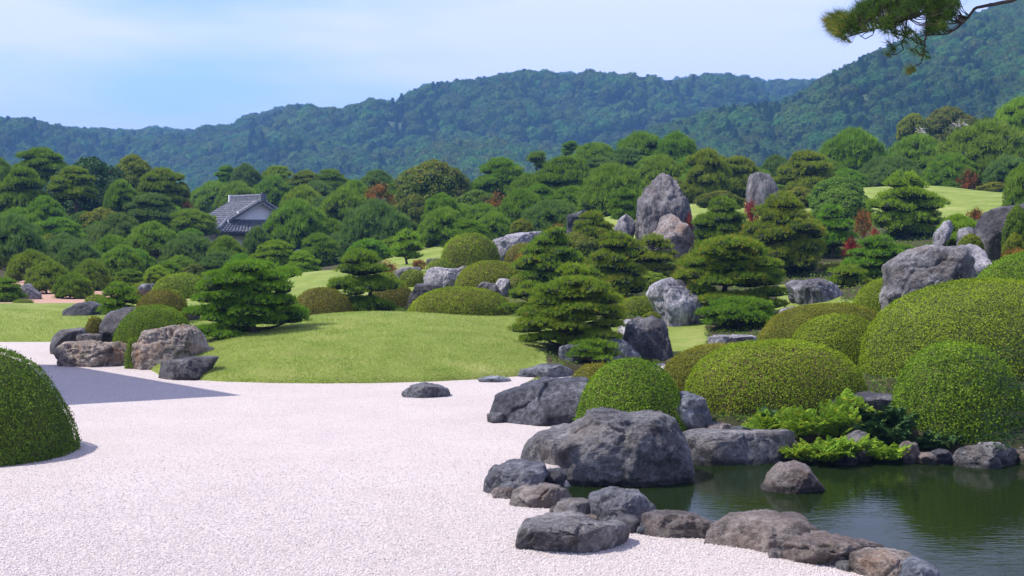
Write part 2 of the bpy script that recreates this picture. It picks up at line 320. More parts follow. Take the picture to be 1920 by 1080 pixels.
# ------------------------------------------------------------------ ground materials
def grass_mat():
    m, t, n, l = mat_new('lawn_grass'); g = n.new('ShaderNodeNewGeometry'); v = g.outputs['Position']
    a = noise_node(n, l, .55, 5, .6, v); r = ramp(n, [(.3, (.14, .19, .03)), (.52, (.20, .26, .05)), (.75, (.31, .32, .105))]); l.new(a.outputs['Fac'], r.inputs['Fac'])
    f = noise_node(n, l, 26, 4, .8, v); fr = ramp(n, [(.3, (.5, .5, .5)), (.5, (1, 1, 1)), (.72, (1.35, 1.3, 1.2))]); l.new(f.outputs['Fac'], fr.inputs['Fac'])
    c = mixc(n, l, .75, r.outputs['Color'], fr.outputs['Color'], 'MULTIPLY')
    p = noise_node(n, l, 1.7, 6, .7, v); pr = ramp(n, [(.55, (0, 0, 0)), (.7, (1, 1, 1))]); l.new(p.outputs['Fac'], pr.inputs['Fac'])
    c = mixc(n, l, math_node(n, l, 'MULTIPLY', pr.outputs['Color'], .45), c, (.33, .28, .12))
    at = n.new('ShaderNodeAttribute'); at.attribute_name = 'tint'; sn = noise_node(n, l, 1.6, 6, .7, v); sm = math_node(n, l, 'MULTIPLY_ADD', sn.outputs['Fac'], .7); n[-1].inputs[2].default_value = -.35
    sr = ramp(n, [(.42, (0, 0, 0)), (.56, (1, 1, 1))]); l.new(math_node(n, l, 'ADD', at.outputs['Fac'], sm), sr.inputs['Fac'])
    so = noise_node(n, l, 2.2, 6, .7, v); sc = ramp(n, [(.3, (.03, .035, .012)), (.52, (.055, .05, .022)), (.7, (.12, .09, .055))]); l.new(so.outputs['Fac'], sc.inputs['Fac'])
    c = mixc(n, l, sr.outputs['Color'], c, sc.outputs['Color'])
    b = n.new('ShaderNodeBsdfPrincipled'); l.new(c, b.inputs['Base Color']); b.inputs['Roughness'].default_value = .9; b.inputs['Specular IOR Level'].default_value = .15
    z = noise_node(n, l, 45, 5, .8, v); bp = n.new('ShaderNodeBump'); bp.inputs['Strength'].default_value = .8; bp.inputs['Distance'].default_value = .04
    l.new(z.outputs['Fac'], bp.inputs['Height']); l.new(bp.outputs[0], b.inputs['Normal'])
    o = n.new('ShaderNodeOutputMaterial'); l.new(b.outputs[0], o.inputs['Surface']); return m
def gravel_mat(name, base, grey, cell=38):
    m, t, n, l = mat_new(name); g = n.new('ShaderNodeNewGeometry'); v = g.outputs['Position']
    vo = n.new('ShaderNodeTexVoronoi'); vo.inputs['Scale'].default_value = cell; l.new(v, vo.inputs['Vector'])
    sp = n.new('ShaderNodeSeparateColor'); l.new(vo.outputs['Color'], sp.inputs['Color'])
    r = ramp(n, [(0, grey), (.16, tuple(.5*(a+b) for a, b in zip(grey, base))), (.4, base), (1, tuple(min(.95, c*1.06) for c in base))]); l.new(sp.outputs['Red'], r.inputs['Fac'])
    a = noise_node(n, l, .8, 6, .65, v); ar = ramp(n, [(.3, (.93, .91, .92)), (.7, (1.02, 1.02, 1.02))]); l.new(a.outputs['Fac'], ar.inputs['Fac'])
    c = mixc(n, l, 1.0, r.outputs['Color'], ar.outputs['Color'], 'MULTIPLY')
    b = n.new('ShaderNodeBsdfPrincipled'); l.new(c, b.inputs['Base Color']); b.inputs['Roughness'].default_value = .85; b.inputs['Specular IOR Level'].default_value = .2
    bp = n.new('ShaderNodeBump'); bp.inputs['Strength'].default_value = .55; bp.inputs['Distance'].default_value = .02; bp.invert = True
    l.new(vo.outputs['Distance'], bp.inputs['Height']); l.new(bp.outputs[0], b.inputs['Normal'])
    o = n.new('ShaderNodeOutputMaterial'); l.new(b.outputs[0], o.inputs['Surface']); return m
GRASS = grass_mat()
GRAVEL = gravel_mat('white_gravel', (.475, .422, .395), (.30, .265, .255), 56)
SAND = gravel_mat('pink_sand', (.42, .26, .19), (.34, .2, .14), 60)
SOIL = plain('garden_soil', (.075, .06, .035), .95, 1.3, .5, .7, 25)
EARTH = plain('far_ground', (.05, .075, .025), .95, .05, .3)

# ------------------------------------------------------------------ terrain meshes
def grid_mesh(name, V, nu, nv, mask, mat):
    idx = np.arange(nu*nv).reshape(nv, nu); q = np.stack([idx[:-1, :-1], idx[:-1, 1:], idx[1:, 1:], idx[1:, :-1]], -1).reshape(-1, 4)
    q = q[mask]; used = np.unique(q); mp_ = np.full(nu*nv, -1); mp_[used] = np.arange(len(used))
    g = Geo(); g.add(V[used], mp_[q]); return link(name, g.mesh(name, [mat], True))
pxs = np.linspace(-420, 2420, 350); ds = np.concatenate([np.linspace(17.2, 27, 70), np.linspace(27.06, 33, 95), np.geomspace(33.1, 145, 190)])
gx = (pxs[None]-CX)/F*ds[:, None]; gy = np.repeat(ds[:, None], len(pxs), 1)
XY = np.stack([gx.ravel(), gy.ravel()], 1); Z = height(XY)
Z = Z+np.where(Z > .1, .012*fbm(np.c_[XY*1.1, XY[:, :1]*0], 3), 0)
V3 = np.c_[XY, Z]; nu, nv = len(pxs), len(ds)
pm = (pxs[:-1]+pxs[1:])/2; dm = (ds[:-1]+ds[1:])/2; PM, DM = np.meshgrid(pm, dm); PM = PM.ravel(); DM = DM.ravel()
wob = 14*pnoise(np.c_[PM/60, DM/3, PM*0]); PW = PM+wob*1.5+25*pnoise(np.c_[PM/25, DM/1.2, PM*0]); wob2 = 3*pnoise(np.c_[PM/120, DM/9, PM*0+4])
sand = (PW < 340) & (DM > 51.5) & (DM < 79)
allz = (lambda ok: np.maximum.reduce([ok[:-1, :-1], ok[1:, :-1], ok[:-1, 1:], ok[1:, 1:]]).ravel() > -.3)(Z.reshape(nv, nu))
VP = (CX+XY[:, 0]/XY[:, 1]*F); VD = XY[:, 1]
def rect(x0, x1, d0, d1, fx=22., fd=1.2): return sst(x0-fx, x0+fx, VP)*(1-sst(x1-fx, x1+fx, VP))*sst(d0-fd, d0+fd, VD)*(1-sst(d1-fd, d1+fd, VD))
soil = np.maximum.reduce([rect(85, 262, 20, 36.5), rect(1020, 1225, 10, 32.6, 14, .4), rect(1225, 4000, 10, 31.8), rect(1325, 1450, 10, 37.5), rect(950, 4000, 38, 66, 30, 3), rect(-3000, 4000, 96, 200, 50, 4), rect(-3000, 720, 66, 200, 40, 3)])
soil *= (1-rect(1455, 1575, 38, 46.5))*(1-rect(930, 1020, 20, 41))
lo = grid_mesh('lawn', V3, nu, nv, allz & ~sand, GRASS); q_ = np.array([v.co[:2] for v in lo.data.vertices])
_key = {(round(float(a), 3), round(float(b), 3)): k for k, (a, b) in enumerate(XY)}
_idx = np.array([_key.get((round(float(a), 3), round(float(b), 3)), 0) for a, b in q_]); lo.data.attributes['tint'].data.foreach_set('value', soil[_idx].astype(np.float32)); tag(lo, kind='structure')
tag(grid_mesh('sand_path', V3, nu, nv, allz & sand, SAND), kind='structure')
# gravel court with the pond basin sunk into it
POND = np.array([G(1024, 880), G(1034, 915), G(1095, 938), G(1150, 950), G(1225, 978), G(1330, 985), G(1420, 1010), G(1540, 1030), G(1640, 1050), G(1720, 1078), G(1800, 1130), G(2100, 1160), G(2500, 1100), G(2500, 814), G(1950, 812), G(1700, 812), G(1500, 812), G(1470, 828), G(1290, 828), G(1262, 845), G(1150, 856)])
WZ = -.24
gx1 = np.concatenate([np.linspace(-60, -9, 20), np.linspace(-8.5, 16, 190), np.linspace(16.5, 60, 16)]); gy1 = np.concatenate([np.linspace(-20, 10, 10), np.linspace(10.5, 24, 150), np.linspace(24.5, 70, 50)])
GX, GY = np.meshgrid(gx1, gy1); gxy = np.c_[GX.ravel(), GY.ravel()]; ps = sdf(gxy, POND)
gz = -sst(-.05, .35, ps)*.75+.006*fbm(np.c_[gxy*.9, gxy[:, :1]*0], 3)
tag(grid_mesh('gravel', np.c_[gxy, gz], len(gx1), len(gy1), np.ones((len(gx1)-1)*(len(gy1)-1), bool), GRAVEL), kind='structure')
g = Geo(); g.add([[-2400, -500, -.9], [2400, -500, -.9], [2400, 2900, -.9], [-2400, 2900, -.9]], [[0, 1, 2, 3]]); tag(link('ground', g.mesh('ground', [EARTH])), kind='structure')
def water_mat():
    m, t, n, l = mat_new('pond_water'); g = n.new('ShaderNodeNewGeometry'); mp = n.new('ShaderNodeMapping'); l.new(g.outputs['Position'], mp.inputs['Vector']); mp.inputs['Scale'].default_value = (.55, 1.5, 1)
    a = noise_node(n, l, 8, 3, .5, mp.outputs[0]); c = noise_node(n, l, 1.1, 2, .5, mp.outputs[0])
    h = math_node(n, l, 'MULTIPLY', a.outputs['Fac'], c.outputs['Fac'])
    bp = n.new('ShaderNodeBump'); bp.inputs['Strength'].default_value = .12; bp.inputs['Distance'].default_value = .05; l.new(h, bp.inputs['Height'])
    b = n.new('ShaderNodeBsdfPrincipled'); b.inputs['Base Color'].default_value = (.009, .016, .004, 1); b.inputs['Roughness'].default_value = .03; b.inputs['IOR'].default_value = 1.11
    l.new(bp.outputs[0], b.inputs['Normal']); o = n.new('ShaderNodeOutputMaterial'); l.new(b.outputs[0], o.inputs['Surface']); return m
g = Geo(); g.add([[0, 11, WZ], [14, 11, WZ], [14, 20.9, WZ], [0, 20.9, WZ]], [[0, 1, 2, 3]]); tag(link('water', g.mesh('water', [water_mat()])), kind='structure')

# ------------------------------------------------------------------ mountains with forest
def interp_ridge(pts):
    a = np.array(pts, float); return lambda x: np.interp(x, a[:, 0], a[:, 1])
def hill(name, ridge, D0, D1, back, px0, px1, crown, cols, seed, ztree, base=0., amp=.16, nx=160, ny=60, slopep=1.0):
    """a mountain whose crest follows the ridge line; D1 may vary along the crest; returns sampler"""
    rf = interp_ridge(ridge); d1 = interp_ridge(D1); d0 = interp_ridge(D0)
    def zf(px, t):      # t 0 foot, 1 crest, >1 back slope
        dd = np.where(t <= 1, d0(px)+(d1(px)-d0(px))*t, d1(px)+(t-1)*back)
        zc = CH+(HY-rf(px))/F*d1(px)-ztree
        x = (px-CX)/F*dd
        nzv = fbm(np.c_[x/140+seed, dd/190, np.zeros(len(x))], 4)+.6*ridged(np.c_[x/330+seed, dd/600, np.zeros(len(x))], 2)
        prof = np.where(t <= 1, np.maximum(t, 0)**slopep, 1-np.clip(t-1, 0, 1)**1.3)
        w = np.where(t <= 1, np.sin(np.pi*np.clip(t, 0, 1))**.8, 0)
        z = base+(zc-base)*prof+w*amp*zc*nzv*.8
        z = np.where(t < 1, np.minimum(z, CH+(zc-CH)*dd/d1(px)-.03*zc*np.sin(np.pi*np.clip(t, 0, 1))), z)
        return np.c_[x, dd, z]
    pu = np.linspace(px0, px1, nx); tv = np.concatenate([np.linspace(0, 1, ny), np.linspace(1.04, 2, 14)])
    A, B = np.meshgrid(pu, tv); V = zf(A.ravel(), B.ravel())
    o = grid_mesh(name, V, nx, len(tv), np.ones((nx-1)*(len(tv)-1), bool), EARTH); tag(o, kind='structure')
    return zf, d0, d1
def forest(name, label, zf, d0, d1, px0, px1, count, crown, proto, seed, filt=None, tmax=1.12):
    r = np.random.default_rng(seed); px = r.uniform(px0, px1, count*3); t = r.uniform(0, tmax, count*3)
    if filt is not None: k = filt(px, t, r); px, t = px[k], t[k]
    px, t = px[:count], t[:count]; V = zf(px, t)
    me = bpy.data.meshes.new(name); me.vertices.add(len(V)); me.vertices.foreach_set('co', V.astype(np.float32).ravel())
    s = crown*np.clip(np.exp(r.normal(0, .25, len(V))), .62, 1.45); sc = np.c_[s*r.uniform(.85, 1.15, len(V)), s*r.uniform(.85, 1.15, len(V)), s*r.uniform(.8, 1.3, len(V))]
    a = me.attributes.new('scl', 'FLOAT_VECTOR', 'POINT'); a.data.foreach_set('vector', sc.astype(np.float32).ravel())
    a = me.attributes.new('rot', 'FLOAT_VECTOR', 'POINT'); a.data.foreach_set('vector', np.c_[r.normal(0, .06, len(V)), r.normal(0, .06, len(V)), r.uniform(0, 6.28, len(V))].astype(np.float32).ravel())
    o = link(name, me); scatter(o, proto); tag(o, label, None, None, 'stuff'); return o
def scatter(o, proto):
    ng = bpy.data.node_groups.new('scatter', 'GeometryNodeTree'); ng.interface.new_socket('Geometry', in_out='INPUT', socket_type='NodeSocketGeometry'); ng.interface.new_socket('Geometry', in_out='OUTPUT', socket_type='NodeSocketGeometry')
    n, l = ng.nodes, ng.links; i = n.new('NodeGroupInput'); ou = n.new('NodeGroupOutput'); ip = n.new('GeometryNodeInstanceOnPoints')
    ob = n.new('GeometryNodeObjectInfo'); ob.inputs['Object'].default_value = proto; ob.inputs['As Instance'].default_value = True
    sa = n.new('GeometryNodeInputNamedAttribute'); sa.data_type = 'FLOAT_VECTOR'; sa.inputs['Name'].default_value = 'scl'
    ra = n.new('GeometryNodeInputNamedAttribute'); ra.data_type = 'FLOAT_VECTOR'; ra.inputs['Name'].default_value = 'rot'
    l.new(i.outputs[0], ip.inputs['Points']); l.new(ob.outputs['Geometry'], ip.inputs['Instance']); l.new(sa.outputs['Attribute'], ip.inputs['Scale'])
    e2r = n.new('FunctionNodeEulerToRotation'); l.new(ra.outputs['Attribute'], e2r.inputs[0]); l.new(e2r.outputs[0], ip.inputs['Rotation'])
    l.new(ip.outputs[0], ou.inputs[0]); md = o.modifiers.new('scatter', 'NODES'); md.node_group = ng
def crown_proto(kind, seed, mat):
    r = np.random.default_rng(seed); g = Geo(); v, f = ico(3)
    if kind == 'broad':
        R = 1+.34*fbm(v*1.9+seed*7, 3); core = v*R[:, None]*np.array([.97, .97, .9])+np.array([0, 0, .5]); g.add(core, f, 0, np.clip(.5+.8*(R-1), .1, .8))  # tint paints shade into hollows between lobes, lighter on the bulges
        n = 520; d = unit(r.normal(size=(n, 3))); d[:, 2] = np.abs(d[:, 2])*1.0-.15; d = unit(d)
        rr = 1+.34*fbm(d*1.9+seed*7, 3); p = d*(rr*r.uniform(.92, 1.08, n))[:, None]*np.array([1, 1, .92])+np.array([0, 0, .5])
        leaves(g, p, unit(d+.4*r.normal(size=(n, 3))), r.uniform(.14, .26, n), r.uniform(.1, .18, n), 0, np.clip(.45+.25*fbm(d*2.5+3, 2)+r.normal(0, .13, n), 0, 1), r)
    else:
        n = 800; h = r.uniform(0, 1, n)**.8; th = r.uniform(0, 6.28, n); rad = (.75*(1-h)+.04)*r.uniform(.75, 1.08, n)
        p = np.c_[np.cos(th)*rad, np.sin(th)*rad, h*2.6]; d = unit(np.c_[np.cos(th), np.sin(th), -.1+.7*r.uniform(size=n)])
        blades(g, p, d, r.uniform(.2, .34, n), .13, 0, np.clip(.5+r.normal(0, .18, n), 0, 1), r)
        g.add(np.array([[np.cos(a)*.6, np.sin(a)*.6, .0] for a in np.linspace(0, 6.28, 8)[:-1]]+[[0, 0, 2.3]]), [[k, (k+1) % 7, 7] for k in range(7)], 0, .05)
    return bpy.data.objects.new('crown_source', g.mesh('forest_crown', [mat]))
BR1 = crown_proto('broad', 1, LEAF['far']); BR2 = crown_proto('broad', 2, LEAF['far']); CE = crown_proto('cedar', 3, LEAF['cedar'])
far_ridge = [(-500, 250), (-200, 235), (0, 222), (40, 218), (60, 224), (100, 235), (170, 240), (210, 239), (250, 243), (290, 236), (330, 240), (350, 243), (390, 234), (440, 228), (460, 214), (500, 207), (530, 196), (560, 192), (600, 200), (625, 206), (660, 197), (700, 185), (740, 189), (770, 172), (800, 155), (850, 151), (890, 149), (920, 141), (960, 132), (990, 129), (1050, 134), (1100, 133), (1140, 136), (1200, 141), (1250, 147), (1290, 142), (1340, 136), (1390, 137), (1440, 148), (1480, 146), (1530, 145), (1650, 150), (2000, 140), (2500, 150)]
zf, a0, a1 = hill('mountain', far_ridge, [(-500, 520), (2500, 620)], [(-500, 1250), (300, 1350), (900, 1500), (1600, 1600), (2500, 1600)], 500, -500, 2500, 9, None, 3.1, 10, amp=.5)
ced = lambda px, t, r: pnoise(np.c_[px/90, t*3, px*0+.5])+.25*r.normal(size=len(px)) > .12
brd = lambda px, t, r: pnoise(np.c_[px/90, t*3, px*0+.5])+.25*r.normal(size=len(px)) <= .2
dens = lambda f: (lambda px, t, r: f(px, t, r))
forest('mountain_forest', 'blue green broadleaf forest covering the far mountain range', zf, a0, a1, -450, 2450, 21000, 3.9, BR1, 1, brd)
forest('mountain_forest', 'rounder paler crowns mixed through the far mountain forest', zf, a0, a1, -450, 2450, 13000, 3.6, BR2, 2, brd)
forest('cedar_forest', 'dark pointed cedars in stands on the far mountain range', zf, a0, a1, -450, 2450, 10000, 2.2, CE, 3, ced)
spur = [(650, 340), (720, 320), (770, 290), (830, 268), (900, 262), (960, 266), (1020, 272), (1080, 285), (1150, 300), (1230, 330)]
zf, a0, a1 = hill('foothill', spur, [(650, 420), (1230, 420)], [(650, 640), (1230, 640)], 200, 650, 1230, 7, None, 5.5, 5, amp=.1, nx=50, ny=24)
forest('foothill_forest', 'grey green forest on the low spur in front of the far mountains', zf, a0, a1, 660, 1220, 3500, 2.6, BR2, 4)
right_ridge = [(1050, 320), (1120, 290), (1180, 264), (1250, 238), (1330, 213), (1400, 203), (1460, 200), (1500, 178), (1540, 152), (1600, 122), (1650, 97), (1700, 77), (1780, 47), (1850, 17), (1900, -4), (1980, -40), (2100, -80), (2300, -120), (2600, -130)]
zf, a0, a1 = hill('wooded_hill', right_ridge, [(1050, 330), (2600, 300)], [(1050, 620), (1330, 640), (1500, 780), (1900, 900), (2600, 900)], 300, 1050, 2600, 6, None, 9.2, 5, amp=.32, nx=110, ny=60)
forest('hill_forest', 'green broadleaf forest covering the nearer hill on the right', zf, a0, a1, 1060, 2560, 10000, 2.7, BR1, 5, brd)
forest('hill_forest', 'paler round crowns among the forest on the nearer right hill', zf, a0, a1, 1060, 2560, 7000, 2.4, BR2, 6, brd)
forest('cedar_forest', 'cedar stands climbing the nearer wooded hill on the right', zf, a0, a1, 1060, 2560, 7000, 1.7, CE, 7, ced)
# far plain wood between garden and mountains
def flat(px, t): d = 190+t*260; return np.c_[(px-CX)/F*d, d, np.full(len(px), -.9)]
forest('lowland_wood', 'belt of mixed woodland between the garden and the mountains', flat, None, None, -500, 2500, 1500, 3.2, BR1, 8, None, 1.)

# haze
g = Geo(); box(g, (0, 1200, 107.), (5000, 3600, 218)); hm, t, n, l = mat_new('haze_air'); pv = n.new('ShaderNodeVolumePrincipled')
pv.inputs['Color'].default_value = (.23, .5, 1, 1); pv.inputs['Density'].default_value = .0004; pv.inputs['Anisotropy'].default_value = .0
o = n.new('ShaderNodeOutputMaterial'); l.new(pv.outputs[0], o.inputs['Volume']); tag(link('haze', g.mesh('haze', [hm])), 'thin blue haze hanging in the air before the mountains', None, None, 'stuff')

# ------------------------------------------------------------------ rocks
def rock(label, out, mat='grey', D=None, th=None, z0=0., seed=0, sub=None, rough=1., block=2.7, cuts=9, name='boulder', group=None, strata=0., crag=1.):
    out = np.array(out, float); w = np.ptp(out[:, 0]); base = out[:, 1].max(); hpx = np.ptp(out[:, 1])
    if D is None: dfr = F*(CH-z0)/(base-HY)
    wm = w/F*(D or dfr); thk = th if th else min(wm*.42, max(hpx/F*(D or dfr)*.9, wm*.3))
    if D is None: D = dfr+thk*.75
    sub = sub or (5 if w > 85 else 4)
    c = np.array([out[:, 0].mean(), (out[:, 1].min()+base)/2]); C3 = P(c[0], c[1], D)
    q = np.c_[(out[:, 0]-c[0])/F*D, -(out[:, 1]-c[1])/F*D]
    lowz = q[:, 1].min(); q[:, 1] = np.where(q[:, 1] < lowz*.6, q[:, 1]-.1-.2*min(thk, .8), q[:, 1])
    th_ = np.linspace(-np.pi, np.pi, 361); R = np.zeros(361); m = len(q)
    dx, dz = np.cos(th_), np.sin(th_)
    for i in range(m):
        a, b = q[i], q[(i+1) % m]; e = b-a; den = dx*e[1]-dz*e[0]
        with np.errstate(divide='ignore', invalid='ignore'):
            tt = (a[0]*e[1]-a[1]*e[0])/den; uu = (a[0]*dz-a[1]*dx)/den
        okk = (tt > 0) & (uu >= -1e-6) & (uu <= 1+1e-6) & np.isfinite(tt); R = np.where(okk, np.maximum(R, tt), R)
    R = np.where(R > 0, R, np.mean(R[R > 0])); v, f = ico(sub); r = np.random.default_rng(seed+100)
    ang = np.arctan2(v[:, 2], v[:, 0]); s = np.hypot(v[:, 0], v[:, 2]); rr = np.interp(ang, th_, R)
    e = 2/block; rad = np.clip(s, 0, 1)**e*1.0; nrmz = np.maximum((np.abs(s)**2+np.abs(v[:, 1])**2), 1e-6)
    X = np.c_[np.cos(ang)*rr*rad, np.sign(v[:, 1])*np.abs(v[:, 1])**e*thk, np.sin(ang)*rr*rad]
    ext = np.array([np.abs(X[:, 0]).max(), thk, np.abs(X[:, 2]).max()])
    for k in range(cuts):
        nn = np.array([r.normal()*.7, -1 if k % 3 else 1, r.normal()*.6+.15])
        nn /= np.linalg.norm(nn); proj = X@nn; lim = np.quantile(proj, r.uniform(.80, .96)) if abs(nn[1]) > .5 else np.quantile(proj, .99)
        ex = np.maximum(proj-lim, 0); X = X-nn*ex[:, None]*.88
    sz = float(np.mean(ext)); nd = unit(X/ext**1.0); sp = X/sz
    dsp = .06*fbm(sp*1.3+seed*3.1, 3)+.06*ridged(sp*2.3+seed*1.7, 4)-.045+.025*fbm(sp*8+seed, 4)
    if mat == 'stand': dsp = dsp+.10*ridged(sp*np.array([4., 4., .45])+seed, 3)-.04
    if strata: dsp = dsp+.05*strata*np.sin((sp[:, 0]*.9+sp[:, 2]*2.2+.6*fbm(sp*1.2, 2))*7)
    edge = .45+.55*np.clip(np.abs(v[:, 1])*2.2, 0, 1)
    if mat == 'stand': edge = .75+.25*edge
    fp = r.normal(size=(34, 3))*np.array([ext[0], thk, ext[2]])/sz*.75; qq = sp*np.array([1, 1, .8])+.16*np.c_[pnoise(sp*2.2), pnoise(sp*2.2+7), pnoise(sp*2.2+13)]
    dd = np.sqrt(((qq[:, None]-fp[None])**2).sum(-1)); o_ = np.argsort(dd, 1)[:, :2]; f1 = np.take_along_axis(dd, o_, 1)
    cell = r.normal(size=34)*.065; gap = f1[:, 1]-f1[:, 0]; bl = .5+.5*np.clip(gap/.05, 0, 1)
    dsp = dsp+crag*(cell[o_[:, 0]]*bl+cell[o_[:, 1]]*(1-bl)-.07*np.exp(-gap/.03))+.042*crag*ridged(sp*6.5+seed, 4)-.014
    X = X+nd*(dsp*sz*rough*edge)[:, None]
    for ax, (lo_, hi_) in ((0, (q[:, 0].min(), q[:, 0].max())), (2, (None, q[:, 1].max()))):
        a0, a1 = np.quantile(X[:, ax], .004), np.quantile(X[:, ax], .996)
        if lo_ is None: X[:, ax] = np.where(X[:, ax] > 0, X[:, ax]*hi_/max(a1, 1e-3), X[:, ax])
        else: X[:, ax] = lo_+(X[:, ax]-a0)*(hi_-lo_)/max(a1-a0, 1e-3)
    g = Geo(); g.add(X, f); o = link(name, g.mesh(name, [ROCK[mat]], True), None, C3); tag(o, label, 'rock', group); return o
def blob(l, r, t, b, k=.0, flat=.5, jag=.06, seed=1):
    """rounded boulder outline from its box in the photo"""
    rr = np.random.default_rng(seed+int(l*7+t)); n = 16; a = np.linspace(0, 2*np.pi, n, endpoint=False)
    x = np.sign(np.cos(a))*np.abs(np.cos(a))**.8; z = np.sign(np.sin(a))*np.abs(np.sin(a))**(.9-.35*flat)
    x = x+k*z*.5; j = 1+jag*rr.normal(size=n); return np.c_[(l+r)/2+(r-l)/2*x*j, (t+b)/2-(b-t)/2*z*np.minimum(j, 1.06)]
SHORE = 'rocks along the edge of the pond'
rock('largest grey boulder on the pond edge with a mossy notch on top', [(978, 862), (985, 843), (1010, 815), (1060, 802), (1105, 776), (1150, 771), (1180, 781), (1240, 772), (1266, 783), (1282, 820), (1293, 868), (1296, 892), (1200, 900), (1100, 900), (976, 890)], 'grey', 18.4, .75, seed=1, sub=6, rough=1., cuts=5, crag=.65)
rock('grey boulder with flat lit top left of the largest pond boulder', [(905, 922), (910, 900), (930, 880), (958, 870), (1022, 867), (1026, 893), (1010, 915), (975, 928), (935, 930)], 'grey', None, .42, seed=2, group=SHORE)
rock('dark wet stone filling the corner left of the largest pond boulder', blob(1008, 1062, 878, 912), 'dark', None, .25, seed=71, group=SHORE)
rock('low reddish stone tucked under the left pond boulder', blob(924, 976, 913, 936), 'brown', None, .15, seed=3, group=SHORE)
rock('reddish brown low boulder second in the pond edge line', [(952, 946), (965, 918), (985, 909), (1030, 911), (1060, 916), (1071, 938), (1060, 948), (1000, 954)], 'brown', None, .3, seed=4, group=SHORE)
rock('striped pale stone left of the humped pond boulder', [(1037, 958), (1045, 941), (1070, 935), (1108, 936), (1116, 970), (1090, 975), (1045, 968)], 'grey', None, .25, seed=5, group=SHORE, strata=.6)
rock('dark humped boulder on the near pond edge', [(1104, 972), (1108, 932), (1140, 920), (1165, 916), (1200, 922), (1224, 945), (1231, 962), (1215, 980), (1150, 984)], 'grey', None, .4, seed=6, group=SHORE)
rock('small round smooth pebble like boulder by the humped one', blob(1150, 1201, 966, 999, flat=0, jag=.01), 'dark', None, .17, seed=7, cuts=1, rough=.4, group=SHORE)
rock('flat topped grey boulder standing alone on white gravel in front', [(968, 1028), (972, 1002), (984, 981), (1010, 974), (1070, 970), (1120, 978), (1160, 980), (1178, 996), (1182, 1022), (1160, 1030), (1150, 1038), (1080, 1037), (1010, 1032)], 'grey', None, .42, seed=8, sub=6, block=3.2)
rock('broad brownish boulder right of the small round one', [(1205, 998), (1208, 965), (1230, 961), (1290, 962), (1325, 972), (1350, 988), (1340, 1006), (1290, 1012), (1240, 1006)], 'brown', None, .35, seed=9, group=SHORE)
rock('thin blue grey slab at the waterline behind the brownish boulder', blob(1325, 1362, 980, 997), 'blue', None, .2, seed=10, group=SHORE)
rock('wide sloping boulder with streaked top on the near pond edge', [(1322, 1018), (1350, 995), (1385, 966), (1440, 968), (1510, 968), (1530, 995), (1510, 1012), (1480, 1022), (1440, 1034), (1380, 1028)], 'brown', None, .45, seed=11, strata=.4, group=SHORE)
rock('small bluish stone below the sloping streaked boulder', blob(1458, 1512, 1014, 1036), 'blue', None, .2, seed=12, group=SHORE)
rock('craggy brown boulder with white patches near the bottom right shore', [(1462, 1048), (1480, 1028), (1520, 1006), (1560, 1003), (1610, 1012), (1650, 1018), (1658, 1042), (1640, 1060), (1560, 1062), (1500, 1055)], 'brown', None, .4, seed=13, rough=1.4, group=SHORE)
rock('rust stained boulder low on the bottom right shore', [(1598, 1062), (1605, 1042), (1660, 1035), (1712, 1040), (1725, 1060), (1700, 1088), (1620, 1090)], 'warm', None, .4, seed=14, group=SHORE)
rock('bluish boulder cut by the bottom edge of the picture', [(1680, 1085), (1695, 1060), (1720, 1051), (1750, 1062), (1765, 1090), (1720, 1104)], 'blue', None, .35, seed=15, group=SHORE)
for l_, r_, t_, b_, m_, lab in [(1096, 1122, 966, 985, 'brown', 'little stone filling the gap left of the small round boulder'), (1192, 1216, 984, 1003, 'blue', 'little blue stone between the round and the broad brownish boulders'), (1336, 1360, 1003, 1021, 'dark', 'little dark stone at the left tip of the sloping streaked boulder'), (1440, 1472, 1030, 1048, 'brown', 'small stone at the left foot of the craggy brown boulder'), (1566, 1606, 1052, 1072, 'grey', 'small grey stone left of the rust stained boulder'), (1030, 1056, 948, 965, 'brown', 'small brown stone between the reddish and the striped shore stones')]:
    rock(lab, blob(l_, r_, t_, b_), m_, None, .14, seed=int(l_) % 97, group=SHORE)
rock('brown pyramid shaped island rock standing in the pond', [(1415, 918), (1440, 895), (1462, 870), (1488, 865), (1510, 873), (1528, 898), (1558, 916), (1530, 926), (1450, 928)], 'brown', None, .55, z0=WZ, seed=16, block=2.0, rough=.7)
rock('long straight grey retaining stone at the back of the pond', [(1276, 862), (1280, 812), (1320, 806), (1400, 808), (1470, 808), (1492, 815), (1495, 866), (1380, 870)], 'grey', None, .35, z0=WZ, seed=17, block=5, cuts=4, rough=.6)
rock('pale stone between the fern clumps at the waterline', blob(1582, 1632, 808, 864), 'grey', None, .25, z0=WZ, seed=18)
rock('small dark stone at the waterline beside the dark leaved plant', blob(1688, 1722, 828, 868), 'brown', None, .2, z0=WZ, seed=19)
rock('grey boulder on the waterline under the right hedge', [(1780, 868), (1785, 842), (1815, 834), (1880, 832), (1908, 842), (1914, 868), (1880, 877), (1820, 877)], 'grey', None, .35, z0=WZ, seed=20)
for k, (l_, r_, t_, lab) in enumerate([(1718, 1752, 848, 'flat brown stone at the waterline below the waterside dome'), (1556, 1604, 846, 'dark stone at the waterline hidden under the bright ferns'), (1748, 1785, 842, 'dark wet stone left of the grey boulder under the right hedge'), (1910, 1960, 838, 'brown waterline stone cut by the right edge of the picture')]):
    rock(lab, blob(l_, r_, t_, 872), 'dark' if k in (1, 2) else 'brown', None, .25, z0=WZ, seed=80+k)
rock('pale angular stone wedged between two clipped domes', [(1240, 775), (1262, 752), (1300, 737), (1318, 748), (1326, 770), (1336, 792), (1325, 808), (1280, 808), (1250, 795)], 'blue', None, .4, seed=21, strata=.4)
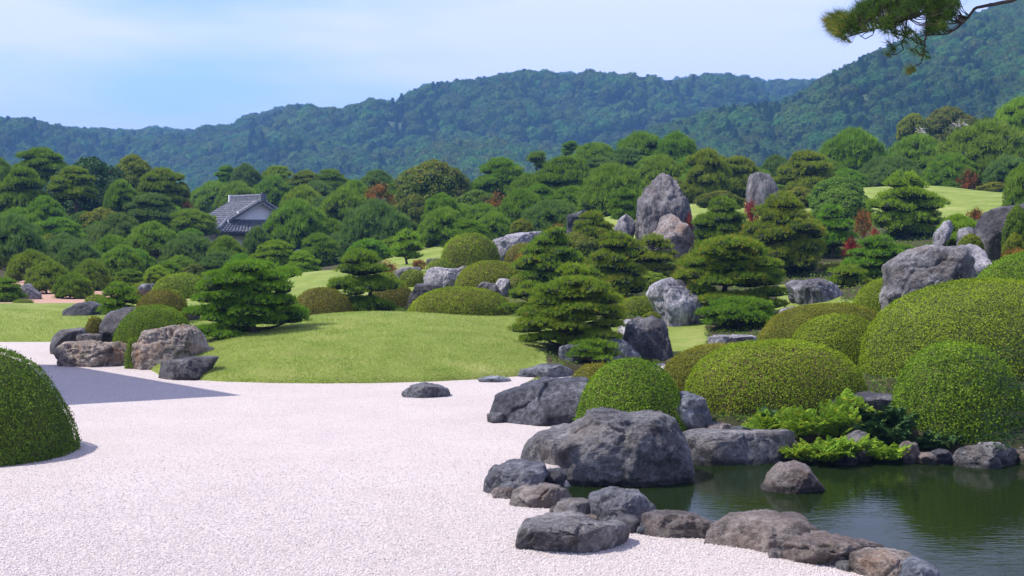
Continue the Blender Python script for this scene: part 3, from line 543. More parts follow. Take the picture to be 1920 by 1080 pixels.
rock('low warm stone at the foot of the wide dome', blob(1322, 1372, 793, 809), 'warm', None, .2, seed=22)
rock('small pale slab on the gravel strip above the retaining stone', blob(1370, 1416, 799, 811), 'blue', None, .2, seed=23)
rock('smooth dark boulder lying between two right hand domes', [(1540, 772), (1546, 752), (1580, 744), (1640, 737), (1680, 738), (1685, 780), (1620, 787), (1560, 785)], 'dark', 21.6, .45, seed=24, rough=.7)
rock('black smooth wedge shaped boulder beside the fresh green dome', [(914, 790), (930, 780), (940, 745), (975, 733), (1030, 714), (1105, 710), (1118, 760), (1100, 798), (1010, 798), (960, 795)], 'dark', None, .8, seed=25, sub=6, rough=.6)
rock('small dark foot stone at the tip of the black wedge boulder', blob(913, 950, 773, 793), 'dark', None, .2, seed=26)
rock('flat blue grey rock at the right tip of the lawn mound', [(970, 703), (985, 695), (1020, 684), (1050, 683), (1070, 695), (1078, 703), (1030, 708)], 'blue', None, .5, seed=27)
rock('thin pale rock lying on gravel at the lawn edge', [(896, 711), (915, 706), (935, 704), (950, 708), (958, 713), (930, 717)], 'blue', None, .3, seed=28)
rock('lone low boulder on white gravel before the lawn mound', [(754, 737), (770, 725), (795, 719), (820, 722), (836, 730), (842, 738), (820, 745), (780, 746)], 'grey', None, .38, seed=29)
rock('dark upright boulder with a split top beside the big layered pine', [(1160, 668), (1170, 640), (1178, 606), (1198, 594), (1208, 600), (1222, 594), (1243, 605), (1252, 640), (1263, 665), (1255, 678), (1200, 680)], 'dark', 32, .55, seed=30, rough=.6, block=3.2)
rock('blue slanting slab leaning on the dark upright boulder', [(1112, 668), (1116, 640), (1130, 631), (1160, 638), (1190, 670), (1200, 692), (1150, 694)], 'blue', 31, .5, seed=31, strata=.6)
rock('pale blue stone under the lowest boughs of the big layered pine', blob(1046, 1096, 644, 672), 'blue', 30.6, .4, seed=32)
rock('small pale stone behind the dark upright boulder', blob(1158, 1200, 600, 640), 'pale', 33.2, .3, seed=33)
rock('pale mottled boulder narrowing at its foot behind the pines', [(1215, 553), (1224, 535), (1250, 523), (1280, 522), (1302, 535), (1315, 560), (1306, 600), (1290, 614), (1255, 612), (1235, 590)], 'pale', 37, .7, seed=34)
rock('flat topped purple streaked stone block on the grass', [(1478, 530), (1490, 524), (1530, 523), (1570, 525), (1580, 545), (1570, 570), (1520, 576), (1500, 570), (1488, 550)], 'stand', 40, .7, seed=35, block=3.6)
rock('low flat pale stone below the purple streaked block', [(1462, 592), (1470, 580), (1500, 575), (1535, 571), (1550, 580), (1545, 600), (1500, 606)], 'pale', 36, .5, seed=36)
rock('thin pale slab lying on soil behind the yellow green domes', blob(1328, 1418, 628, 648, flat=.8), 'pale', 31.5, .4, seed=37)
rock('huge round grey boulder with a dark overhang on the right slope', [(1655, 590), (1656, 552), (1668, 535), (1664, 500), (1690, 475), (1740, 462), (1790, 460), (1818, 480), (1828, 515), (1810, 545), (1760, 570), (1700, 602), (1668, 612)], 'grey', 31.5, 1.0, seed=38, sub=6, rough=.9, cuts=5, crag=.8)
rock('pale blue boulder behind the huge round grey one', [(1780, 480), (1795, 460), (1825, 459), (1848, 473), (1855, 495), (1840, 525), (1800, 545)], 'pale', 33.5, .8, seed=39)
rock('tall dark flat topped stone at the right edge', [(1832, 480), (1836, 430), (1843, 395), (1870, 388), (1930, 380), (1960, 400), (1950, 490), (1880, 500)], 'dark', 37, .8, seed=40, block=3.6, rough=.7)
rock('small square grey stone beside the tall dark one', blob(1792, 1838, 427, 466, flat=.9), 'grey', 38.5, .5, seed=41)
rock('leaning pointed pale stone above the huge round boulder', [(1748, 462), (1755, 440), (1770, 418), (1781, 414), (1784, 430), (1770, 455), (1758, 470)], 'pale', 40, .35, seed=42)
rock('tallest standing stone with streaked face on the hill', [(1193, 500), (1195, 430), (1198, 385), (1202, 352), (1208, 337), (1221, 332), (1226, 326), (1240, 326), (1246, 336), (1253, 339), (1259, 354), (1267, 357), (1273, 373), (1284, 383), (1291, 398), (1295, 428), (1289, 442), (1291, 500), (1240, 515)], 'stand', 58, 1.0, seed=43, sub=6, block=3.4, rough=.7, cuts=4, name='standing_stone')
rock('tan craggy stone leaning before the tallest standing stone', [(1226, 505), (1230, 440), (1240, 408), (1258, 402), (1275, 415), (1296, 440), (1304, 462), (1300, 490), (1280, 510)], 'warm', 56, .8, seed=44, rough=1.1, name='standing_stone')
rock('smooth grey standing stone with rounded top right of the tallest', [(1400, 412), (1400, 360), (1404, 328), (1420, 323), (1440, 326), (1452, 342), (1461, 365), (1458, 412), (1430, 418)], 'stand', 72, .9, seed=45, block=3.0, rough=.35, cuts=3, name='standing_stone')
rock('pale pointed stone left of the tallest standing stone', [(1150, 446), (1152, 425), (1165, 410), (1175, 402), (1190, 412), (1192, 430), (1182, 452)], 'pale', 59, .6, seed=46)
rock('dark small standing stone behind the olive pine', [(1062, 440), (1063, 405), (1080, 402), (1095, 394), (1103, 400), (1095, 420), (1080, 445)], 'dark', 61, .5, seed=47, name='standing_stone')
rock('long flat topped pale rock behind the clipped domes', [(912, 490), (914, 455), (930, 445), (975, 437), (1015, 434), (1035, 440), (1030, 460), (960, 495)], 'pale', 60, .9, seed=48, block=3.4)
rock('grey rock with dark hollow beside the upper dome', [(795, 530), (798, 506), (815, 500), (850, 502), (880, 500), (882, 518), (860, 536), (820, 538)], 'pale', 50, .6, seed=49)
rock('low grey stone behind the small round dome', blob(742, 792, 500, 526), 'grey', 53, .5, seed=50)
rock('dark sloping slab left of the wide middle dome', [(762, 580), (772, 555), (784, 533), (810, 531), (830, 538), (820, 575), (780, 588)], 'dark', 43.6, .6, seed=51, rough=.6)
rock('round dark stone above the wide middle dome', blob(896, 934, 529, 556, flat=0), 'grey', 46, .4, seed=52)
rock('pale round stone right of the dark one above the middle dome', blob(929, 957, 522, 552, flat=0), 'pale', 46.4, .35, seed=53)
rock('dark stone at the right foot of the wide middle dome', blob(958, 984, 578, 608), 'dark', 42.5, .4, seed=54)
rock('low dark slab behind the small domes on the upper slope', blob(800, 832, 484, 500), 'dark', 60, .5, seed=55)
rock('small white stone below the red shrub by the standing stone', blob(1296, 1326, 416, 442), 'pale', 58.5, .4, seed=56)
# left group
rock('dark boulder alone on the left lawn', [(118, 598), (125, 580), (150, 568), (170, 565), (188, 572), (192, 600), (160, 604), (130, 603)], 'dark', None, .7, z0=.12, seed=57, rough=.6)
rock('black upright boulder at the left end of the stone group', [(97, 660), (99, 625), (115, 617), (160, 615), (166, 640), (150, 662), (115, 665)], 'dark', None, .5, seed=58)
rock('long low craggy brown boulder in the left stone group', [(107, 680), (112, 652), (130, 640), (160, 638), (210, 640), (240, 643), (250, 665), (246, 686), (180, 688), (130, 686)], 'warm', None, .55, seed=59, sub=6, rough=1.5)
rock('tall craggy boulder with dark cracks next to the lawn mound', [(257, 685), (258, 640), (270, 620), (310, 615), (350, 610), (375, 625), (395, 655), (385, 680), (330, 690), (290, 690)], 'warm', 30.6, .55, seed=60, sub=6, rough=1.3)
rock('dark tilted boulder behind the left glossy dome', [(190, 635), (192, 605), (200, 590), (230, 580), (265, 576), (275, 600), (250, 635), (215, 645)], 'dark', 34, .6, seed=61)
rock('flat dark boulder sunk in the left tip of the lawn mound', [(296, 703), (300, 680), (330, 673), (380, 669), (404, 670), (395, 685), (370, 704), (330, 707)], 'dark', 28.3, .5, seed=62, block=3.2, rough=.7)
rock('small reddish stone above the long craggy boulder', blob(146, 190, 625, 640), 'brown', 32.6, .3, seed=63)
rock('grey rock beside the pink path under the leaning pine', [(35, 558), (40, 540), (50, 532), (62, 542), (75, 552), (72, 562), (50, 563)], 'grey', 58, .6, seed=64)
rock('dark low rock at the far end of the pink path', blob(176, 208, 521, 534), 'dark', 74, .5, seed=65)
rock('pale low rock at the far end of the pink path', blob(160, 182, 520, 533), 'grey', 75, .5, seed=66)
rock('small blue grey stone between the rounded left shrubs', blob(262, 296, 532, 547), 'blue', 55, .4, seed=67)
rock('dark flat stone behind the pine on the lawn tip', blob(340, 376, 578, 592), 'dark', 41, .4, seed=68)
rock('little pale stone among the pines behind the left shrubs', blob(383, 396, 510, 522), 'pale', 62, .3, seed=69)
rock('white pebbled stone at the foot of the dark pine', blob(700, 722, 586, 600), 'pale', 43, .3, seed=70)
# ------------------------------------------------------------------ clipped domes
def dome(label, l, r, top, D, mat='azalea', ry=1., core=CORE_AZ, seed=0, p=2.25, name='clipped_shrub', leaf=None, wob=.03, drop=0., tilt=0., zb=None):
    cx = (l+r)/2; rx = (r-l)/2/F*D; x, y = PD(cx, D); zb = H1(x, y) if zb is None else zb
    zt = CH-(top-HY)/F*D; rz = max(zt-zb, .15); ry = rx*ry
    # base level on the near side
    zn = min(zb, H1(x, y-ry*.95)); rz += zb-zn+drop; zb = zn-drop
    lf = (leaf*.82 if leaf else max(.03, D/1406*1.3)); rg = np.random.default_rng(seed+500)
    def surf(u):   # u unit upper hemisphere -> superellipsoid point
        q = (np.abs(u[:, 0])**p+np.abs(u[:, 1])**p+np.abs(u[:, 2])**p)**(-1/p); s = u*q[:, None]
        w = 1+wob*fbm(s*2.3+seed, 2)+.5*wob*fbm(s*7+seed, 2); s = s*w[:, None]
        o = s*np.array([rx, ry, rz]); o[:, 0] += tilt*o[:, 2]; return o
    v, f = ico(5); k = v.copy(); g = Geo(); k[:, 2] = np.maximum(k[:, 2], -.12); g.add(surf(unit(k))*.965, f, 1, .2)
    area = 2*np.pi*((rx*ry)**1.6/3+2*(((rx+ry)/2*rz)**1.6)/3)**(1/1.6)
    n = int(min(area/(lf*lf*.31), 43000)); u = unit(rg.normal(size=(int(n*1.0), 3))/np.array([rx, ry, rz])**.0); 
    # area-corrected directions
    u = unit(rg.normal(size=(n*2, 3))); u[:, 2] = np.abs(u[:, 2])-.03
    sp_ = surf(u); wgt = np.linalg.norm(np.c_[sp_[:, 0]/rx**2, sp_[:, 1]/ry**2, sp_[:, 2]/rz**2], axis=1)*(rx*ry*rz)**(1/3.)
    wgt *= np.where(sp_[:, 1] > ry*.35, .4, 1.); keep = rg.uniform(size=len(u)) < np.clip(wgt/np.quantile(wgt, .9), .1, 1)
    u = u[keep][:n]; s = surf(u); nn = unit(s/np.array([rx, ry, rz])**2)
    hole = pnoise(s*np.array([6., 6, 6])/max(lf/.04, 1)+seed*3)+.6*pnoise(s*14/max(lf/.04, 1)); hf = np.clip(s[:, 2]/rz, 0, 1)
    k = rg.uniform(size=len(s)) < np.where(hole < -.42, .25, 1.)*(np.clip(.45+hf*1.6, 0, 1) if core is CORE_RED else 1.); s, nn = s[k], nn[k]
    n = len(s); s = s+nn*(rg.normal(0, .4, n)*lf+(rg.uniform(size=n) < .05)*rg.uniform(.3, 1.3, n)*lf)[:, None]
    tint = np.clip(.5+.28*fbm(s*1.6+seed, 2)+rg.normal(0, .2, n), 0, 1)
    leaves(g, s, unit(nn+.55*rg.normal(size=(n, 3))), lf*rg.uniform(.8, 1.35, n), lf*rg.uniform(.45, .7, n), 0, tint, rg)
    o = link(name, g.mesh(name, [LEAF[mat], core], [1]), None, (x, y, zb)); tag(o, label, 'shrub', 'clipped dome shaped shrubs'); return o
dome('dark green leafy dome cut off by the left edge of the picture', -262, 138, 650, 18.9, 'hedge_dark', 1., seed=1, leaf=.04)
dome('fresh green dome behind the largest pond boulder', 1074, 1294, 673, 21.4, 'azalea_fresh', .95, seed=2, leaf=.04)
dome('wide yellow green dome in the middle of the right bank', 1286, 1622, 640, 22.6, 'azalea', .8, seed=3, core=CORE_RED, p=2.5)
dome('yellow green dome peeking out left of the wide one', 1238, 1500, 645, 24.8, 'azalea_olive', .7, seed=4)
dome('bright leafy dome overhanging the water at the right edge', 1672, 1915, 645, 21.0, 'azalea_fresh', .95, seed=5, leaf=.045, p=2.5, drop=.3)
dome('biggest green mound rising behind the waterside dome on the right', 1618, 2120, 524, 25.4, 'azalea', .75, seed=6, leaf=.042)
dome('round green mound at the right edge above the biggest mound', 1815, 2080, 472, 28.6, 'azalea_fresh', .8, seed=7, leaf=.045)
dome('smooth lime dome third up the right bank', 1480, 1664, 590, 27.0, 'azalea', .9, seed=8)
dome('lime dome just behind the third one on the right bank', 1426, 1690, 570, 29.8, 'azalea_olive', .7, seed=9)
dome('small dome top beneath the huge round boulder', 1536, 1640, 568, 30.5, 'azalea', .9, seed=10)
dome('green dome filling the gap left of the huge round boulder', 1600, 1740, 522, 33, 'azalea', .9, seed=11)
dome('little dome tip above the black wedge boulder', 966, 1062, 709, 24, 'azalea', .9, seed=12)
dome('small olive dome below the big layered pine', 1056, 1180, 682, 25.6, 'azalea_olive', .9, seed=13)
dome('glossy green dome in the left stone group', 212, 368, 573, 32, 'azalea_fresh', .8, seed=14)
dome('narrow leafy shrub squeezed between the two craggy boulders', 234, 266, 634, 30.4, 'azalea_fresh', .9, seed=15, p=2.6)
dome('tiny brownish dome behind the long craggy boulder', 158, 198, 593, 34.5, 'azalea_olive', .9, seed=16, core=CORE_RED)
dome('brown speckled dome behind the glossy left one', 252, 352, 544, 40, 'azalea_olive', .9, seed=17, core=CORE_RED)
dome('lime dome to the right behind the brown speckled one', 300, 352, 544, 43, 'azalea', .9, seed=18)
dome('largest lime dome beyond the left stone group', 286, 398, 513, 54, 'azalea', .9, seed=19)
dome('little lime dome left of the blue grey stone', 240, 292, 531, 56, 'azalea', .9, seed=20)
dome('tiny lime dome behind the left lawn', 160, 205, 553, 50, 'azalea', .9, seed=21)
dome('low green dome on the left lawn edge by the path', 25, 62, 562, 54, 'azalea_fresh', .9, seed=22)
dome('olive dome behind the lawn crest left of the dark pine', 546, 662, 540, 42, 'azalea_olive', .8, seed=23, core=CORE_RED)
dome('dome just right behind the dark pine', 690, 780, 530, 46, 'azalea_olive', .8, seed=24, core=CORE_RED)
dome('small lime dome above and right of the dark pine', 694, 752, 511, 50, 'azalea', .9, seed=25)
dome('wide smooth dome in the centre behind the lawn mound', 764, 966, 539, 41.5, 'azalea', .75, seed=26, core=CORE_RED)
dome('small round green dome left of the hollow grey rock', 748, 800, 506, 51.5, 'azalea', .9, seed=27)
dome('large speckled dome above the centre one', 854, 990, 490, 49, 'azalea', .8, seed=28, core=CORE_RED)
dome('highest big dome below the soft pines', 826, 938, 438, 57.5, 'azalea', .85, seed=29, core=CORE_RED)
dome('small dome tucked beside the highest big dome', 800, 850, 486, 56, 'azalea', .9, seed=30)
dome('reddish brown dome against the long pale rock', 946, 1022, 456, 57, 'azalea_olive', .9, seed=31, core=CORE_RED)
dome('pale speckled shrub right of the pale round stone', 950, 992, 516, 47, 'azalea', .9, seed=32, core=CORE_RED)
dome('mossy dome under the rusty pines', 1155, 1250, 556, 39.5, 'azalea', .9, seed=33)
dome('brown dotted hedge mound behind the trunk of the tall olive pine', 1434, 1500, 506, 52.5, 'azalea_olive', .9, seed=34, core=CORE_RED)
dome('long lime mound right of the trunk of the tall olive pine', 1530, 1650, 480, 55, 'azalea', .8, seed=35)
dome('speckled low mound below the long lime mound', 1536, 1620, 500, 51, 'azalea_olive', .8, seed=36)
dome('olive mound behind the pale mottled boulder', 1255, 1330, 496, 50, 'azalea_olive', .9, seed=37)
dome('dark small shrub at the foot of the dark pine on the crest', 736, 770, 578, 42, 'hedge_dark', .9, seed=38)

# ------------------------------------------------------------------ pines and other trees
def make_pads(r, style, tiers, ht=1.0, hs=1.0):
    """list of pads (centre, radius, half height) in a unit crown: half width 1, height ht, bottom at z 0"""
    pads = []
    ox, oy = r.normal(0, .12, 2)
    if style == 'niwaki':
        for i in range(tiers):
            t = (i+.35)/tiers; env = (1-t**2.7)**.56*(.82+.18*min(1, t*4)); z = t*ht*.93
            a0 = .40-.12*t; ring = max(env-a0*.75, 0); k = max(1, int(round(2*np.pi*ring/(a0*1.15))))
            ph = r.uniform(0, 6.28)
            for j in range(k):
                if r.uniform() < .13: continue
                an = ph+6.283*j/k+r.normal(0, .12); a = a0*r.uniform(.75, 1.2); rr = ring*r.uniform(.74, 1.16)
                pads.append((np.array([np.cos(an)*rr+ox*t, np.sin(an)*rr+oy*t, z+r.normal(0, .06*hs)]), a, a*r.uniform(.24, .36)*hs))
            if ring > .45:
                for j in range(int(k*.55)):
                    an = r.uniform(0, 6.28); pads.append((np.array([np.cos(an)*ring*.45, np.sin(an)*ring*.45, z+.05]), a0*.9, a0*.28*hs))
        pads.append((np.array([ox, oy, ht*.86]), .42, ht*.14))
    else:   # 'soft': overlapping rounded mounds over a dome
        n = tiers*7
        for i in range(n):
            t = (i+.5)/n; z = t**.9; an = i*2.4+r.normal(0, .2); env = (1-z**3.0)**.5; a = r.uniform(.26, .42)*(1.05-.25*z)
            rr = max(env-a*.6, 0)*r.uniform(.85, 1.06)
            pads.append((np.array([np.cos(an)*rr, np.sin(an)*rr, z*ht*.86]), a, a*r.uniform(.42, .6)))
        pads.append((np.array([0, 0, ht*.8]), .4, .2*ht))
    return pads
def tuft_crown(g, pads, sc, spacing, bl, bw, nb, r, up=.7, spread=.42, back=1., tip=.0):
    sc = np.asarray(sc, float); v, f = ico(2)
    for c, a, h in pads:
        C = c*sc; A = np.array([a*sc[0], a*sc[1], h*sc[2]])
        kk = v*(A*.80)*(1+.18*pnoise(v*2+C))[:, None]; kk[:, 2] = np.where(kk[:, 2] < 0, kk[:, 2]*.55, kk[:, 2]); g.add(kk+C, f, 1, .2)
        area = 2*np.pi*A[0]*A[1]*1.25; n = max(10, int(area/spacing**2)); u = unit(r.normal(size=(n, 3))); u[:, 2] = np.where(u[:, 2] < -.25, -u[:, 2], u[:, 2])
        if back < 1:
            k = (u[:, 1] < .35) | (r.uniform(size=n) < back); u = u[k]; n = len(u)
        cl = pnoise(u*3.6*np.array([1, 1, .6])+C*2.3)+.5*pnoise(u*7.5+C*3.1); k = (cl > -.15) | (r.uniform(size=n) < .3); u = u[k]; cl = cl[k]; n = len(u)
        w = 1+.55*cl; low = u[:, 2] < 0
        p = u*A*w[:, None]*r.uniform(.86, 1.0, n)[:, None]; p[:, 2] = np.where(low, p[:, 2]*.5, p[:, 2])
        nn = unit(u/A); d0 = unit(nn*.8+np.array([0, 0, up])+.25*r.normal(size=(n, 3)))
        tt = np.clip(.5+.5*cl+.12*pnoise((p+C)*1.1/max(A[0], .2))+r.normal(0, .12, n)+tip*(r.uniform(size=n) < .12), 0, 1)  # tint paints shade into clump hollows and lightens the outer needles
        q = np.repeat(p+C, nb, 0); d = unit(np.repeat(d0, nb, 0)+spread*r.normal(size=(n*nb, 3)))
        blades(g, q, d, bl*r.uniform(.7, 1.25, n*nb), bw, 0, np.clip(np.repeat(tt, nb)+r.normal(0, .08, n*nb), 0, 1), r)
def trunk_geo(pads, sc, base, r, lean=(0, 0), rad=.07, crook=.12, limbs=14):
    """tapered crooked trunk from base (below the crown) with limbs to the pads"""
    sc = np.asarray(sc, float); top = np.array([0, 0, .8*sc[2]]); b = np.array([lean[0], lean[1], base], float)
    t = np.linspace(0, 1, 9); ln = b+(top-b)*t[:, None]; am = crook*sc[0]*np.sin(np.pi*t)
    ln[:, 0] += am*np.sin(t*5+r.uniform(0, 6)); ln[:, 1] += am*np.cos(t*4+r.uniform(0, 6)); ln[0] = b
    g = Geo(); R = rad*sc[0]*(1.25-t); R[0] *= 1.35; tube(g, ln, np.maximum(R, .012*sc[0]), 0, 8)
    ch = r.permutation(len(pads))[:limbs]
    for i in ch:
        c = pads[i][0]*sc; zz = max(c[2]-.12*sc[0], base*.5); k = np.clip((zz-ln[0, 2])/(ln[-1, 2]-ln[0, 2]), .12, .97); s0 = np.array([np.interp(k, t, ln[:, q]) for q in range(3)])
        mid = (s0+c)/2+np.array([0, 0, -.05*sc[0]])+r.normal(0, .04, 3)*sc[0]; tt = np.linspace(0, 1, 6)[:, None]
        pt = (1-tt)**2*s0+2*tt*(1-tt)*mid+tt**2*c; tube(g, pt, np.linspace(.034, .010, 6)*sc[0], 0, 5)
    return g
PROTO = {}
def proto(kind, i):
    """crown and trunk meshes for a unit tree (crown half width 1, height 1, trunk reaching one unit down)"""
    if (kind, i) in PROTO: return PROTO[kind, i]
    r = np.random.default_rng(hash(kind.encode()[0]*31+i*7) % 9999)
    g = Geo()
    if kind == 'niwaki':
        pads = make_pads(r, 'niwaki', 5+i % 2); tuft_crown(g, pads, (1, 1, 1), .063, .09, .023, 5, r)
    elif kind == 'soft':
        pads = make_pads(r, 'soft', 4+i % 2); tuft_crown(g, pads, (1, 1, 1), .066, .12, .022, 6, r, up=.55, spread=.62)
    elif kind == 'flat':
        pads = [(np.array([r.uniform(-.55, .55), r.uniform(-.5, .5), .2+.6*k/7.]), r.uniform(.3, .5), r.uniform(.12, .2)) for k in range(8)]; tuft_crown(g, pads, (1, 1, 1), .06, .1, .022, 5, r)
    elif kind == 'spray':
        pads = []; n0 = 26
        for k in range(n0):
            an = r.uniform(0, 6.28); rr = r.uniform(0, .9); pads.append((np.array([np.cos(an)*rr, np.sin(an)*rr, r.uniform(.15, 1.0)*(1-.35*rr)]), .2, .12))
            c = pads[-1][0]; n = 60; u = r.normal(size=(n, 3))*np.array([.15, .15, .09]); leaves(g, c+u, unit(np.array([0, -.2, .8])+.6*r.normal(size=(n, 3))), r.uniform(.09, .16, n), r.uniform(.045, .07, n), 0, np.clip(.5+r.normal(0, .2, n)+.3*r.normal(), 0, 1), r)
    else:   # broadleaf
        pads = make_pads(r, 'soft', 5)
        for c, a, h in pads:
            v, f = ico(2); g.add(v*np.array([a, a, h*1.2])*.8+c, f, 1, .2); n = int(430*(a/.35)**2); u = unit(r.normal(size=(n, 3))); u[:, 2] = np.where(u[:, 2] < -.4, -u[:, 2], u[:, 2])
            p = u*np.array([a, a, h*1.25])*(1+.2*fbm(u*2+c*3, 2))[:, None]*r.uniform(.9, 1.12, n)[:, None]+c
            tt = np.clip(.45+.15*u[:, 2]+.2*pnoise(p*4)+r.normal(0, .15, n), 0, 1); leaves(g, p, unit(u+np.array([0, 0, .35])+.6*r.normal(size=(n, 3))), r.uniform(.06, .1, n), r.uniform(.035, .055, n), 0, tt, r)
    tr = trunk_geo(pads, (1, 1, 1), -1.0, r, (r.normal(0, .12), 0), .075, .15, 12)
    PROTO[kind, i] = (g.mesh(kind+'_crown', [LEAF['pine'], CORE], [1]), tr.mesh(kind+'_trunk', [BARK], True)); return PROTO[kind, i]
_cnt = [0]
def tree(label, cx, hw, top, bot, D, kind='soft', mat='pine', cat='pine tree', group='background pines of the garden', bark=None, name='pine_tree', ry=.9):
    _cnt[0] += 1; i = _cnt[0] % 4; cm, tm = proto(kind, i)
    x, y = PD(cx, D); zt = CH-(top-HY)/F*D; zbt = CH-(bot-HY)/F*D; zg = H1(x, y); w = hw/F*D
    zbt = max(zbt, zg+.02); h = max(zt-zbt, .2); rot = (_cnt[0]*2.399) % 6.283
    e = link(name, None, None, (x, y, zg)); e.empty_display_size = .3
    c = link('crown', cm, e, (0, 0, zbt-zg)); c.scale = (w*1.03, w*ry, h*1.0); c.rotation_euler = (0, 0, rot)
    c.material_slots[0].link = 'OBJECT'; c.material_slots[0].material = LEAF[mat]
    t = link('trunk', tm, e, (0, 0, zbt-zg)); tl = max(zbt-zg, .15)
    t.scale = (w, w*ry, h); t.rotation_euler = (0, 0, rot)
    # trunk mesh reaches one unit below the crown: stretch only that if the crown sits higher
    k = tl/h
    if abs(k-1) > .02:
        key = (tm.name, round(k, 1))
        if key not in PROTO:
            m2 = tm.copy(); co = np.empty(len(m2.vertices)*3, np.float32); m2.vertices.foreach_get('co', co); co = co.reshape(-1, 3); co[:, 2] = np.where(co[:, 2] < 0, co[:, 2]*(round(k, 1)+.1), co[:, 2]); m2.vertices.foreach_set('co', co.ravel()); m2.update(); PROTO[key] = m2
        t.data = PROTO[key]
    if bark: t.material_slots[0].link = 'OBJECT'; t.material_slots[0].material = bark
    tag(e, label, cat, group); return e
def big_pine(label, cx, hw, top, bot, base, D, mat, tiers=6, seed=1, lean=0., spacing=None, tip=.0, dens=1., bark=BARK, padf=1., squash=.85, lay=None):
    """individually built garden pine close to the camera"""
    r = np.random.default_rng(seed); x, y = PD(cx, D); zg = H1(x, y); w = hw/F*D
    zt = CH-(top-HY)/F*D; zb = max(CH-(bot-HY)/F*D, zg+.04); h = zt-zb
    pads = make_pads(r, 'niwaki', max(2, tiers-1), 1.0, 1.08*min(1.6, max(.8, w/h*1.05))); pads = [(c, a*padf, hh*padf) for c, a, hh in pads]
    if lay:      # pads laid out as the tree is pruned, spread through the depth of the crown and repeated at its back
        pads = []
        for q in lay:
            X = (q[0]-cx)/hw; Zq = (bot-q[1])/(bot-top); dep = max(1-X*X, .12)**.5
            yy = -dep*r.uniform(.25, .8) if abs(X) < .75 else r.normal(0, .15)
            pads.append((np.array([X, yy, Zq-.03+r.normal(0, .012)]), q[2]/hw*r.uniform(.85, 1.15), q[3]/(bot-top)*r.uniform(1.1, 1.6)))
            if abs(X) < .8: pads.append((np.array([X*.8+r.normal(0, .15), dep*r.uniform(.2, .75), Zq-.05]), q[2]/hw*1.05, q[3]/(bot-top)*1.4))
    g = Geo(); sp = (spacing or max(.049, D/1406*2.28))/dens
    tuft_crown(g, pads, (w, w*squash, h), sp, sp*1.75, max(.013, D/1406*.68), 5, r, up=.75, spread=.45, back=.5, tip=tip)
    tr = trunk_geo(pads, (w, w*squash, h), zg-zb-.1, r, (lean, 0), .07, .12, 26)
    e = link('pine_tree', None, None, (x, y, zg)); link('crown', g.mesh('pine_crown', [LEAF[mat], CORE], [1]), e, (0, 0, zb-zg)); link('trunk', tr.mesh('pine_trunk', [bark], True), e, (0, 0, zb-zg))
    tag(e, label, 'pine tree', 'layered garden pines'); return e
big_pine('dense dark green layered pine on the left tip of the lawn mound', 462, 106, 486, 652, 655, 33.2, 'pine', 7, 3, .25, lay=[(470, 500, 38, 12), (430, 520, 34, 11), (505, 517, 34, 12), (455, 532, 40, 10), (408, 545, 32, 11), (500, 546, 38, 12), (536, 552, 22, 13), (450, 562, 40, 11), (398, 575, 30, 11), (495, 576, 38, 11), (536, 581, 24, 11), (430, 591, 34, 11), (384, 601, 30, 10), (480, 601, 38, 10), (546, 605, 26, 11), (515, 621, 32, 10), (420, 618, 36, 10), (455, 627, 32, 9), (560, 616, 16, 9), (398, 641, 34, 9), (432, 649, 28, 8), (364, 602, 18, 8)])
big_pine('dark pine with separate cloud pads on the crest of the lawn mound', 684, 66, 470, 588, 592, 43, 'pine', 4, 5, .1, padf=1.0)
big_pine('big layered pine at the right end of the lawn mound over the blue rocks', 1070, 98, 520, 690, 690, 31.6, 'rust', 7, 9, -.3, lay=[(1080, 531, 40, 11), (1040, 546, 34, 11), (1115, 546, 34, 12), (1075, 561, 42, 11), (1028, 572, 34, 11), (1127, 571, 32, 11), (1085, 586, 42, 10), (1000, 601, 28, 12), (1045, 601, 38, 10), (1125, 599, 36, 11), (1150, 611, 18, 9), (1080, 611, 38, 9), (1008, 624, 34, 10), (1060, 632, 34, 9), (1140, 629, 26, 8), (1100, 642, 38, 8), (998, 642, 24, 9), (1030, 657, 38, 8), (994, 660, 22, 7), (1125, 656, 34, 8), (1080, 670, 38, 8)])
big_pine('bright green dome topped pine just behind the big layered pine', 1074, 52, 495, 580, 640, 34, 'bright', 5, 12)
big_pine('wide drooping pine with tiers in front of the tan standing stone', 1370, 98, 447, 640, 640, 37.5, 'rust', 7, 21, .0, tip=.2, lay=[(1365, 460, 46, 13), (1330, 476, 34, 11), (1405, 479, 34, 11), (1365, 487, 48, 11), (1308, 502, 32, 11), (1422, 506, 34, 11), (1370, 514, 48, 10), (1340, 523, 34, 10), (1298, 532, 30, 10), (1432, 532, 32, 10), (1390, 538, 42, 10), (1345, 548, 46, 10), (1432, 553, 32, 9), (1298, 572, 36, 11), (1340, 590, 38, 11), (1442, 577, 32, 9), (1390, 592, 44, 10), (1432, 603, 38, 10), (1360, 617, 46, 11), (1318, 612, 28, 9)])
big_pine('olive rusty pine between the long pale rock and the mottled boulder', 1152, 62, 437, 590, 600, 43, 'rust', 6, 23, tip=.15)
big_pine('olive pine above the pale round stone with a rounded crown', 1032, 62, 435, 545, 560, 46, 'rust', 6, 25)
big_pine('low pine reaching over the right foot of the centre dome', 985, 48, 530, 592, 605, 40, 'rust', 3, 27)
big_pine('thin open pine in front of the foot of the standing stones', 1226, 52, 440, 516, 560, 47, 'olive', 4, 29, padf=.85)
big_pine('tall broad olive pine with its dark trunk showing on the right slope', 1470, 76, 364, 508, 528, 50, 'rust', 7, 31, .1, tip=.15)
big_pine('rounded dark pine between the two tall standing stones', 1352, 52, 372, 470, 480, 56, 'pine', 6, 33)
big_pine('bright tall pine with stacked round crown on the far right lawn', 1706, 66, 323, 455, 458, 60, 'bright', 6, 35)
